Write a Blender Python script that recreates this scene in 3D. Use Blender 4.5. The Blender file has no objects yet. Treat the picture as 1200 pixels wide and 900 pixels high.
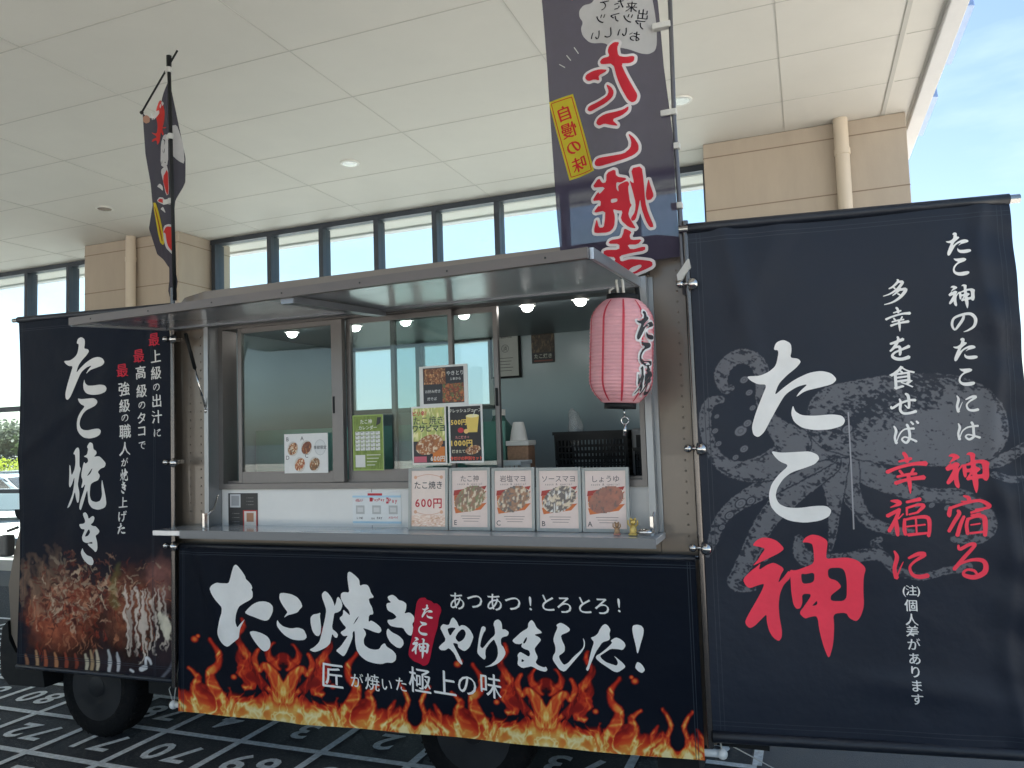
import bpy, bmesh, math, random
import numpy as np
from mathutils import Vector, Matrix
from mathutils.geometry import tessellate_polygon
R = math.radians
random.seed(7)
scn = bpy.context.scene
col = scn.collection

# ------------------------------------------------------------------ camera
F_PX, W_PX, H_PX, EYE = 893.3, 1200.0, 900.0, 1.55
YAW, PITCH, ROLL = R(-21.036), R(3.810), R(-1.928)
cy, sy, cp, sp, cr, sr = math.cos(YAW), math.sin(YAW), math.cos(PITCH), math.sin(PITCH), math.cos(ROLL), math.sin(ROLL)
FW = np.array([sy*cp, cy*cp, sp]); r0 = np.array([cy, -sy, 0.0]); up0 = np.cross(r0, FW)
RT = cr*r0 + sr*up0; UP = -sr*r0 + cr*up0
CAM = np.array([0.0, 0.0, EYE])
cam = bpy.data.cameras.new('camera'); cam_o = bpy.data.objects.new('camera', cam); col.objects.link(cam_o)
cam.sensor_width = 36.0; cam.lens = F_PX/W_PX*36.0; cam.clip_start = 0.05; cam.clip_end = 3000
cam_o.matrix_world = Matrix(((RT[0], UP[0], -FW[0], 0), (RT[1], UP[1], -FW[1], 0), (RT[2], UP[2], -FW[2], EYE), (0, 0, 0, 1)))
scn.camera = cam_o

# ------------------------------------------------------------------ light
SUN_EL, SUN_AZ = R(54), R(-52)
w = bpy.data.worlds.new('World'); scn.world = w; w.use_nodes = True
nt = w.node_tree; nt.nodes.clear()
sky = nt.nodes.new('ShaderNodeTexSky'); sky.sky_type = 'NISHITA'; sky.sun_disc = False
sky.sun_elevation = SUN_EL; sky.sun_rotation = SUN_AZ; sky.air_density = 1.0; sky.dust_density = 0.8; sky.ozone_density = 1.5
bg = nt.nodes.new('ShaderNodeBackground'); bg.inputs[1].default_value = 0.05
tc = nt.nodes.new('ShaderNodeTexCoord'); mp = nt.nodes.new('ShaderNodeMapping'); mp.inputs['Scale'].default_value = (1.2, 1.2, 4.5)
nz = nt.nodes.new('ShaderNodeTexNoise'); nz.inputs['Scale'].default_value = 2.3; nz.inputs['Detail'].default_value = 7; nz.inputs['Roughness'].default_value = 0.55
rp = nt.nodes.new('ShaderNodeValToRGB'); rp.color_ramp.elements[0].position = 0.44; rp.color_ramp.elements[1].position = 0.66
rp.color_ramp.elements[1].color = (0.75, 0.75, 0.75, 1)
mx = nt.nodes.new('ShaderNodeMix'); mx.data_type = 'RGBA'; mx.inputs[7].default_value = (3.3, 4.3, 4.6, 1)
out = nt.nodes.new('ShaderNodeOutputWorld')
L = nt.links.new
L(tc.outputs['Generated'], mp.inputs[0]); L(mp.outputs[0], nz.inputs['Vector']); L(nz.outputs[0], rp.inputs[0]); L(rp.outputs[0], mx.inputs[0])
L(sky.outputs[0], mx.inputs[6]); L(mx.outputs[2], bg.inputs[0]); L(bg.outputs[0], out.inputs[0])
sl = bpy.data.lights.new('sun', 'SUN'); sl.energy = 5.0; sl.angle = R(0.5); sl.color = (1.0, 0.95, 0.88)
so = bpy.data.objects.new('sun', sl); col.objects.link(so)
sd = Vector((math.sin(SUN_AZ)*math.cos(SUN_EL), math.cos(SUN_AZ)*math.cos(SUN_EL), math.sin(SUN_EL)))
so.rotation_euler = sd.to_track_quat('Z', 'Y').to_euler(); so.location = (0, 0, 30)
vs = scn.view_settings; vs.view_transform = 'Standard'; vs.look = 'None'; vs.gamma = 1; vs.exposure = 2.4; vs.use_curve_mapping = False
scn.cycles.max_bounces = 10; scn.cycles.diffuse_bounces = 6; scn.cycles.transparent_max_bounces = 16; scn.cycles.caustics_reflective = False; scn.cycles.caustics_refractive = False
try: scn.cycles.use_denoising = True
except Exception: pass

# ------------------------------------------------------------------ helpers
def lin(r, g=None, b=None):
    if g is None: g = b = r
    f = lambda c: (c/255/12.92) if c/255 <= 0.04045 else ((c/255+0.055)/1.055)**2.4
    return (f(r), f(g), f(b))
def ray(x, y): return ((x-600)/F_PX)*RT - ((y-450)/F_PX)*UP + FW
def ony(x, y, Y): d = ray(x, y); return CAM + d*(Y/d[1])
def onz(x, y, Z): d = ray(x, y); return CAM + d*((Z-EYE)/d[2])
def proj(P):
    q = np.asarray(P, float) - CAM
    x = q@RT; y = q@UP; z = q@FW
    return 600 + F_PX*x/z, 450 - F_PX*y/z

MATS = {}
def mat(name, c=(.5, .5, .5), rough=.5, metal=0., var=0.0, vscale=8., bump=0., bscale=40., spec=.5, emis=None, attr=False, trans=0., transl=0., coat=0., stretch=(1, 1, 1)):
    if name in MATS: return MATS[name]
    m = bpy.data.materials.new(name); m.use_nodes = True; t = m.node_tree; N = t.nodes; N.clear(); L = t.links.new
    o = N.new('ShaderNodeOutputMaterial'); b = N.new('ShaderNodeBsdfPrincipled'); sh = b.outputs[0]
    b.inputs['Roughness'].default_value = rough; b.inputs['Metallic'].default_value = metal; b.inputs['Specular IOR Level'].default_value = spec
    if coat: b.inputs['Coat Weight'].default_value = coat
    tcn = N.new('ShaderNodeTexCoord'); mpn = N.new('ShaderNodeMapping'); mpn.inputs['Scale'].default_value = stretch; L(tcn.outputs['Object'], mpn.inputs[0])
    if attr:
        a = N.new('ShaderNodeAttribute'); a.attribute_name = 'Col'; csock = a.outputs['Color']
    else:
        rgb = N.new('ShaderNodeRGB'); rgb.outputs[0].default_value = (*c, 1); csock = rgb.outputs[0]
    if var > 0:
        n = N.new('ShaderNodeTexNoise'); n.inputs['Scale'].default_value = vscale; n.inputs['Detail'].default_value = 6; n.inputs['Roughness'].default_value = .65; L(mpn.outputs[0], n.inputs['Vector'])
        mr = N.new('ShaderNodeMapRange'); mr.inputs[1].default_value = .25; mr.inputs[2].default_value = .75; mr.inputs[3].default_value = 1-var; mr.inputs[4].default_value = 1+var; L(n.outputs[0], mr.inputs[0])
        mu = N.new('ShaderNodeMix'); mu.data_type = 'RGBA'; mu.blend_type = 'MULTIPLY'; mu.inputs[0].default_value = 1; L(csock, mu.inputs[6]); L(mr.outputs[0], mu.inputs[7]); csock = mu.outputs[2]
        rr = N.new('ShaderNodeMapRange'); rr.inputs[1].default_value = .3; rr.inputs[2].default_value = .7; rr.inputs[3].default_value = max(.02, rough*(1-var)); rr.inputs[4].default_value = min(1, rough*(1+var)); L(n.outputs[0], rr.inputs[0]); L(rr.outputs[0], b.inputs['Roughness'])
    L(csock, b.inputs['Base Color'])
    if bump > 0:
        n2 = N.new('ShaderNodeTexNoise'); n2.inputs['Scale'].default_value = bscale; n2.inputs['Detail'].default_value = 4; L(mpn.outputs[0], n2.inputs['Vector'])
        bp = N.new('ShaderNodeBump'); bp.inputs['Strength'].default_value = bump; bp.inputs['Distance'].default_value = .02; L(n2.outputs[0], bp.inputs['Height']); L(bp.outputs[0], b.inputs['Normal'])
    if emis: b.inputs['Emission Color'].default_value = (*emis[0], 1); b.inputs['Emission Strength'].default_value = emis[1]
    if transl > 0:
        tl = N.new('ShaderNodeBsdfTranslucent'); L(csock, tl.inputs[0]); ms = N.new('ShaderNodeMixShader'); ms.inputs[0].default_value = transl; L(sh, ms.inputs[1]); L(tl.outputs[0], ms.inputs[2]); sh = ms.outputs[0]
    if trans > 0:
        tr = N.new('ShaderNodeBsdfTransparent'); ms = N.new('ShaderNodeMixShader'); ms.inputs[0].default_value = trans; L(sh, ms.inputs[1]); L(tr.outputs[0], ms.inputs[2]); sh = ms.outputs[0]
    L(sh, o.inputs[0]); MATS[name] = m; return m
def glass(name, tint=(.9, .95, .95), refl=1.45, rough=0.0):
    if name in MATS: return MATS[name]
    m = bpy.data.materials.new(name); m.use_nodes = True; t = m.node_tree; N = t.nodes; N.clear(); L = t.links.new
    o = N.new('ShaderNodeOutputMaterial'); tr = N.new('ShaderNodeBsdfTransparent'); tr.inputs[0].default_value = (*tint, 1)
    g = N.new('ShaderNodeBsdfGlossy'); g.inputs['Roughness'].default_value = rough; lw = N.new('ShaderNodeLayerWeight'); lw.inputs[0].default_value = .5
    pw = N.new('ShaderNodeMath'); pw.operation = 'POWER'; pw.inputs[1].default_value = 5.0; L(lw.outputs['Facing'], pw.inputs[0])
    fr = N.new('ShaderNodeMath'); fr.operation = 'MULTIPLY_ADD'; f0 = ((refl-1)/(refl+1))**2; fr.inputs[1].default_value = 1-f0; fr.inputs[2].default_value = f0; L(pw.outputs[0], fr.inputs[0])
    ms = N.new('ShaderNodeMixShader'); L(fr.outputs[0], ms.inputs[0]); L(tr.outputs[0], ms.inputs[1]); L(g.outputs[0], ms.inputs[2]); L(ms.outputs[0], o.inputs[0])
    MATS[name] = m; return m

def frosted(name):
    if name in MATS: return MATS[name]
    m = bpy.data.materials.new(name); m.use_nodes = True; N = m.node_tree.nodes; N.clear(); L = m.node_tree.links.new
    o = N.new('ShaderNodeOutputMaterial'); r = N.new('ShaderNodeBsdfRefraction'); r.inputs['Color'].default_value = (.97, .98, .98, 1); r.inputs['Roughness'].default_value = .55; r.inputs['IOR'].default_value = 1.25
    L(r.outputs[0], o.inputs[0]); MATS[name] = m; return m
ORIG = {}
def origin(o):
    while o is not None:
        if o.name in ORIG: return ORIG[o.name]
        o = o.parent
    return Vector((0, 0, 0))
def tag(o, label, cat, group=None, kind=None):
    if label: o['label'] = label
    if cat: o['category'] = cat
    if group: o['group'] = group
    if kind: o['kind'] = kind
    return o
def thing(name, loc, label, cat, group=None):
    o = bpy.data.objects.new(name, None); col.objects.link(o); o.location = loc; o.empty_display_size = .1
    ORIG[o.name] = Vector(loc); return tag(o, label, cat, group)
def link(name, me, parent=None, label=None):
    o = bpy.data.objects.new(name, me); col.objects.link(o)
    if parent is not None:
        me.transform(Matrix.Translation(-origin(parent))); o.parent = parent
    if label: o['label'] = label
    return o
def obj(name, bm, mats, parent=None, smooth=False, loc=None, label=None):
    me = bpy.data.meshes.new(name); bm.normal_update(); bm.to_mesh(me); bm.free()
    for m in (mats if isinstance(mats, (list, tuple)) else [mats]): me.materials.append(m)
    if smooth:
        me.polygons.foreach_set('use_smooth', [True]*len(me.polygons))
        try: me.set_sharp_from_angle(angle=R(40))
        except Exception: pass
    if loc is not None and parent is None:
        me.transform(Matrix.Translation(-Vector(loc)))
        o = link(name, me, None, label); o.location = loc; return o
    return link(name, me, parent, label)
def struct(name, bm, m, **k):
    o = obj(name, bm, m, **k); o['kind'] = 'structure'; return o
def box(bm, x0, x1, y0, y1, z0, z1, mi=0, bev=0.0):
    b2 = bmesh.new() if bev > 0 else bm
    v = [b2.verts.new((x, y, z)) for z in (z0, z1) for y in (y0, y1) for x in (x0, x1)]
    fs = [b2.faces.new([v[i] for i in q]) for q in ((0, 2, 3, 1), (4, 5, 7, 6), (0, 1, 5, 4), (2, 6, 7, 3), (0, 4, 6, 2), (1, 3, 7, 5))]
    for f in fs: f.material_index = mi
    if bev > 0:
        bmesh.ops.bevel(b2, geom=list(b2.edges), offset=bev, segments=2, affect='EDGES', profile=.5)
        for f in b2.faces: f.material_index = mi
        merge(bm, b2)
def merge(bm, b2):
    me = bpy.data.meshes.new('tmp'); b2.to_mesh(me); b2.free(); bm.from_mesh(me); bpy.data.meshes.remove(me)
def tube(bm, pts, r, seg=8, mi=0, cap=True):
    pts = [Vector(p) for p in pts]; rs = r if isinstance(r, (list, tuple)) else [r]*len(pts)
    rings = []; prev = None
    for i, p in enumerate(pts):
        d = (pts[min(i+1, len(pts)-1)] - pts[max(i-1, 0)]).normalized()
        a = prev if prev is not None else (Vector((0, 0, 1)) if abs(d.z) < .9 else Vector((1, 0, 0)))
        n = (a - d*a.dot(d)).normalized(); prev = n; b = d.cross(n)
        rings.append([bm.verts.new(p + (n*math.cos(2*math.pi*k/seg) + b*math.sin(2*math.pi*k/seg))*rs[i]) for k in range(seg)])
    for a, b in zip(rings, rings[1:]):
        for k in range(seg):
            f = bm.faces.new((a[k], a[(k+1) % seg], b[(k+1) % seg], b[k])); f.material_index = mi; f.smooth = True
    if cap:
        for rg, rv in ((rings[0], True), (rings[-1], False)):
            f = bm.faces.new(rg[::-1] if rv else rg); f.material_index = mi
def lathe(bm, prof, c, axis='z', seg=24, mi=0, mtx=None):
    """prof: (radius, height) pairs turned round the axis through c."""
    rings = []
    for r, h in prof:
        ring = []
        for k in range(seg):
            a = 2*math.pi*k/seg; x, y = r*math.cos(a), r*math.sin(a)
            p = {'z': Vector((x, y, h)), 'y': Vector((x, h, y)), 'x': Vector((h, x, y))}[axis]
            if mtx is not None: p = mtx @ p
            ring.append(bm.verts.new(p + Vector(c)))
        rings.append(ring)
    for a, b in zip(rings, rings[1:]):
        for k in range(seg):
            f = bm.faces.new((a[k], a[(k+1) % seg], b[(k+1) % seg], b[k])); f.material_index = mi; f.smooth = True
    for rg in (rings[0], rings[-1]):
        if prof[rings.index(rg)][0] > 1e-5:
            f = bm.faces.new(rg); f.material_index = mi
def ball(bm, c, r, mi=0, seg=10, sc=(1, 1, 1)):
    b2 = bmesh.new(); bmesh.ops.create_uvsphere(b2, u_segments=seg, v_segments=max(6, seg//2+2), radius=r)
    for v in b2.verts: v.co = Vector((v.co.x*sc[0], v.co.y*sc[1], v.co.z*sc[2])) + Vector(c)
    for f in b2.faces: f.material_index = mi; f.smooth = True
    merge(bm, b2)
def prism(bm, pts, y0, y1, mi=0):
    """outline in x,z extruded along y"""
    a = [bm.verts.new((x, y0, z)) for x, z in pts]; b = [bm.verts.new((x, y1, z)) for x, z in pts]; n = len(pts)
    f = bm.faces.new(a); f.material_index = mi; f = bm.faces.new(b[::-1]); f.material_index = mi
    for i in range(n):
        f = bm.faces.new((a[(i+1) % n], a[i], b[i], b[(i+1) % n])); f.material_index = mi
NB = bmesh.new

# ------------------------------------------------------------------ numpy noise
_rng = np.random.RandomState(11); _tab = _rng.rand(256, 256)
def vnoise(x, y):
    xi = np.floor(x).astype(int); yi = np.floor(y).astype(int); fx = x-xi; fy = y-yi
    fx = fx*fx*(3-2*fx); fy = fy*fy*(3-2*fy); g = lambda a, b: _tab[a % 256, b % 256]
    return (g(xi, yi)*(1-fx)+g(xi+1, yi)*fx)*(1-fy) + (g(xi, yi+1)*(1-fx)+g(xi+1, yi+1)*fx)*fy
def fbm(x, y, o=4):
    s = 0; a = .5; t = 0
    for k in range(o): s = s+a*vnoise(x*2**k+17.3*k, y*2**k+9.1*k); t += a; a *= .5
    return s/t
def sstep(a, b, x): t = np.clip((x-a)/(b-a), 0, 1); return t*t*(3-2*t)
def over(img, a, c): return img*(1-a[..., None]) + np.array(c)*a[..., None]
def ribbon(X, Y, pts, soft=1.0):
    """coverage of a stroke given as (x, y, half-width) points"""
    best = np.full(X.shape, 1e9)
    for (x0, y0, r0_), (x1, y1, r1_) in zip(pts, pts[1:]):
        dx, dy = x1-x0, y1-y0; t = np.clip(((X-x0)*dx+(Y-y0)*dy)/(dx*dx+dy*dy+1e-9), 0, 1)
        best = np.minimum(best, np.hypot(X-x0-t*dx, Y-y0-t*dy) - (r0_+t*(r1_-r0_)))
    return best
def smooth_pts(pts, n=5):
    p = np.array([pts[0]]+list(pts)+[pts[-1]], float); o = []
    for i in range(1, len(p)-2):
        for k in range(n):
            t = k/n; o.append(.5*((2*p[i])+(-p[i-1]+p[i+1])*t+(2*p[i-1]-5*p[i]+4*p[i+1]-p[i+2])*t*t+(-p[i-1]+3*p[i]-3*p[i+1]+p[i+2])*t**3))
    o.append(p[-2]); return [tuple(q) for q in o]

# ------------------------------------------------------------------ glyphs
def P(s, ox=0, oy=0, k=1.0):
    return [(ox+k*float(a.split(',')[0]), oy+k*float(a.split(',')[1])) for a in s.split()]
def chaikin(p, n=1):
    for _ in range(n):
        q = []
        for i in range(len(p)):
            (x0, y0), (x1, y1) = p[i], p[(i+1) % len(p)]
            q += [(x0*.8+x1*.2, y0*.8+y1*.2), (x0*.2+x1*.8, y0*.2+y1*.8)]
        p = q
    return p
_gc = {}
def glyph(ch, bold=0.0):
    key = (ch, bold)
    if key in _gc: return _gc[key]
    cu = bpy.data.curves.new('glyph', 'FONT'); cu.body = ch; cu.offset = bold; cu.resolution_u = 3; cu.fill_mode = 'FRONT'
    o = bpy.data.objects.new('glyph', cu); col.objects.link(o); bpy.context.view_layer.update()
    me = o.evaluated_get(bpy.context.evaluated_depsgraph_get()).to_mesh()
    v = [(p.co.x, p.co.y) for p in me.vertices]; f = [tuple(q.vertices) for q in me.polygons]
    o.evaluated_get(bpy.context.evaluated_depsgraph_get()).to_mesh_clear()
    bpy.data.objects.remove(o); bpy.data.curves.remove(cu)
    if ord(ch) < 128 and v:                       # Latin: centre on its own box
        xs = [q[0] for q in v]; cx = (min(xs)+max(xs))/2; v = [(x-cx, y-.35) for x, y in v]
    else: v = [(x-.5, y-.38) for x, y in v]
    _gc[key] = (v, f); return _gc[key]

# brush-written shapes, y down, each a list of filled loops (outer [+ holes])
BRUSH = {
 'た': [[P('172,72 185,40 215,30 245,48 246,80 238,110 270,115 282,130 260,155 220,185 185,220 165,270 200,240 250,205 310,178 360,172 400,185 420,212 400,232 340,245 290,255 250,282 270,255 305,225 260,235 210,265 175,320 140,380 115,425 90,446 70,435 65,400 85,340 115,270 138,220 100,218 70,200 55,180 110,182 150,165 180,140 195,75')],
       [P('238,312 245,340 270,358 320,362 390,358 430,365 442,385 430,408 380,422 320,423 270,412 238,385 228,350')]],
 'こ': [[P('157,522 200,532 270,530 330,528 365,545 372,565 350,590 300,608 245,625 205,655 175,700 165,740 180,775 215,792 270,795 340,785 390,785 412,805 400,835 360,855 290,865 220,855 170,825 140,785 135,730 150,680 185,635 235,592 195,575 172,550')]],
 '神': [[P('102,135 130,100 170,80 220,85 265,105 308,155 270,185 200,220 150,245 95,272 130,235 155,195 185,155 145,142')],
       [P('30,360 75,312 130,270 150,250 135,300 190,262 235,245 300,285 275,325 252,385 290,345 328,295 335,330 330,352 290,390 262,450 250,520 250,600 262,690 258,735 237,762 200,735 178,690 168,630 170,585 130,625 90,665 58,682 35,660 30,635 60,580 110,500 150,430 168,385 120,400 70,420 45,400')],
       [P('330,293 370,298 430,275 487,250 487,160 480,120 445,112 418,115 440,80 480,60 530,68 578,100 568,160 560,220 610,215 690,208 750,225 800,275 782,330 775,420 775,520 750,590 722,622 680,600 665,565 585,575 588,650 575,770 542,870 515,790 495,690 488,590 440,600 408,612 375,575 410,530 465,450 400,450 400,510 385,545 360,550 342,520 334,440 334,353'),
        P('400,318 430,322 485,308 480,375 405,388'), P('568,280 650,275 672,300 680,370 672,490 578,495 575,460 610,430 648,400 620,360 568,345'), P('455,530 492,490 492,520')]],
 '焼': [[P('92,122 120,82 140,78 152,100 155,205 172,220 160,250 150,300 145,330 165,380 160,440 145,450 130,420 118,370 95,430 70,470 38,488 60,450 95,390 108,330 112,270 85,330 68,348 58,330 62,260 60,190 72,205 82,270 110,225 118,180 112,125')],
       [P('220,78 245,45 275,55 282,95 305,105 310,125 285,145 330,140 360,165 385,190 375,215 345,222 318,245 340,270 325,300 290,310 262,325 255,400 270,435 310,445 345,435 360,400 352,340 355,290 370,340 390,410 398,455 385,480 330,495 275,485 245,450 240,390 235,360 205,440 178,500 162,485 172,440 205,370 220,320 190,350 180,345 195,300 175,270 190,200 200,175 215,190 240,175 232,150 190,140 225,130 235,90'), P('228,275 260,235 280,215 262,255')]],
 'き': [[P('180,520 205,508 225,530 230,555 265,532 282,545 270,575 245,590 265,600 290,600 325,630 310,650 285,660 300,700 302,745 285,770 260,750 220,725 215,712 260,715 255,700 210,712 175,700 168,670 200,620 165,620 145,588 190,585 205,570'), P('190,670 230,615 242,640 220,665')],
       [P('170,740 178,765 205,790 250,800 265,830 250,855 210,848 170,815 152,775')]],
}
STROKES = {
 '幸': '165,35,12 180,60,14 185,100,13|130,97,7 200,80,11 215,75,9|45,170,14 120,140,11 230,115,12 310,115,18|130,160,9 150,190,10|225,150,9 205,185,9|110,205,9 180,190,10 240,185,10|95,250,14 180,225,11 290,212,17|185,190,13 190,250,14 190,300,8 190,325,3',
 '福': '90,365,5 130,370,15 145,385,13 85,410,3|60,470,13 100,448,12 145,425,12|138,435,12 110,500,13 65,575,12|115,500,12 118,560,15 120,605,10|130,490,5 165,455,4|190,375,9 280,355,13|190,412,8 187,465,6|190,415,8 260,395,9 298,402,13 255,447,8|200,460,6 255,447,7|170,490,9 165,560,13 170,600,11|175,495,8 250,480,10 320,485,14 325,560,12 315,610,11|180,543,6 300,530,6|242,490,7 242,590,6|185,600,11 310,588,8',
 'に': '115,695,6 130,740,14 110,820,13 120,885,16|120,880,6 155,800,4 170,770,2|205,745,8 270,715,14 310,720,14 240,770,9 210,810,9 225,860,12 270,875,15 325,865,16',
 '宿': '250,25,8 290,45,18 290,85,16|225,75,5 270,80,10|130,130,16 115,190,20 115,215,14|135,135,13 250,95,13 380,70,15 455,115,20 430,140,12 340,155,9|405,150,12 300,182,11|190,160,14 200,190,18 150,270,17 100,355,15|240,215,13 205,290,17 170,395,18|300,208,10 380,190,10|272,235,14 255,300,16 260,380,16|272,240,12 340,218,12 405,222,21 412,300,21 402,395,16|290,295,7 370,282,7|280,372,11 390,358,10',
 'る': '205,500,10 215,540,16 300,495,16 350,490,18 330,530,16 250,620,18 150,740,18|160,730,9 220,680,11 320,645,15 410,650,21 440,700,23 420,770,25 330,815,23 250,800,20 235,770,13 270,742,12 330,750,14 355,785,12',
 'の': '280,190,11 270,240,15 225,310,15 180,360,10 155,300,13 180,225,13 270,190,15 350,190,17 395,250,17 380,330,15 320,375,10 270,392,3',
 'は': '118,490,6 130,540,14 110,610,12 120,680,16|122,665,5 150,590,7 200,545,9 260,530,11 320,525,14|255,480,14 270,520,14 270,600,14 268,650,14 220,682,13 185,650,10 210,625,8 270,640,10 330,665,14',
 'ば': '105,565,8 125,620,15 105,700,13 118,765,17|123,745,5 160,660,8 220,605,9 320,600,14|245,550,14 262,600,15 265,700,15 225,762,14 180,725,11 210,695,9 270,715,11 335,750,14|290,520,10 315,550,13|350,515,10 368,540,14',
 'せ': '55,350,10 65,370,13 150,320,12 240,290,12 305,290,16|145,270,8 155,310,14 145,390,14 175,430,14 240,430,14 305,412,16|210,215,12 235,240,16 240,320,14 230,375,10 195,340,5',
 'を': '130,610,10 180,595,12 235,575,14|190,550,8 195,580,12 160,640,12 125,675,8|150,650,7 200,640,12 205,690,12 200,715,8|280,640,14 220,665,10 160,690,9 140,720,12 170,745,14 220,750,14 275,735,16',
 '多': '190,20,8 195,40,12 150,85,10 110,105,6|195,45,10 235,50,14 190,110,12 120,155,8 55,175,4|150,90,7 165,110,8|215,110,12 180,145,10 140,175,5|205,125,10 260,125,16 215,190,14 140,240,9 60,260,4|185,160,6 205,175,8',
}
def stroke_loop(st):
    p = smooth_pts([tuple(float(q) for q in a.split(',')) for a in st.split()], 5); L_, R_ = [], []
    for i, (x, y, r) in enumerate(p):
        x0, y0, _ = p[max(0, i-1)]; x1, y1, _ = p[min(len(p)-1, i+1)]; d = math.hypot(x1-x0, y1-y0)+1e-9; nx, ny = -(y1-y0)/d, (x1-x0)/d
        L_.append((x+nx*r, y+ny*r)); R_.append((x-nx*r, y-ny*r))
        if i in (0, len(p)-1):
            tx, ty = ((x1-x0)/d*r*.7, (y1-y0)/d*r*.7)
            if i == 0: L_.insert(0, (x-tx, y-ty))
            else: L_.append((x+tx, y+ty))
    return L_, R_
def stroke_quads(st):
    L_, R_ = stroke_loop(st); a = L_[1:-1]; o = [[L_[0], a[0], R_[0]]]
    for i in range(len(a)-1): o.append([a[i], a[i+1], R_[i+1], R_[i]])
    o.append([a[-1], L_[-1], R_[-1]]); return o
for ch_, st_ in STROKES.items(): BRUSH[ch_] = [('q', stroke_quads(q)) for q in st_.split('|')]
def brush_unit(ch):
    key = ('b', ch)
    if key in _gc: return _gc[key]
    polys = [pl[1] if pl[0] == 'q' else pl for pl in BRUSH[ch]]; isq = BRUSH[ch][0][0] == 'q'
    xs = [x for pl in polys for lp in pl for x, y in lp]; ys = [y for pl in polys for lp in pl for x, y in lp]
    s = max(max(xs)-min(xs), max(ys)-min(ys)); cx = (max(xs)+min(xs))/2; cyy = (max(ys)+min(ys))/2
    if isq: _gc[key] = [('q', [[((x-cx)/s, -(y-cyy)/s) for x, y in lp] for lp in pl]) for pl in polys]
    else: _gc[key] = [[chaikin([((x-cx)/s, -(y-cyy)/s) for x, y in lp], 2) for lp in pl] for pl in polys]
    return _gc[key]

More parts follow.
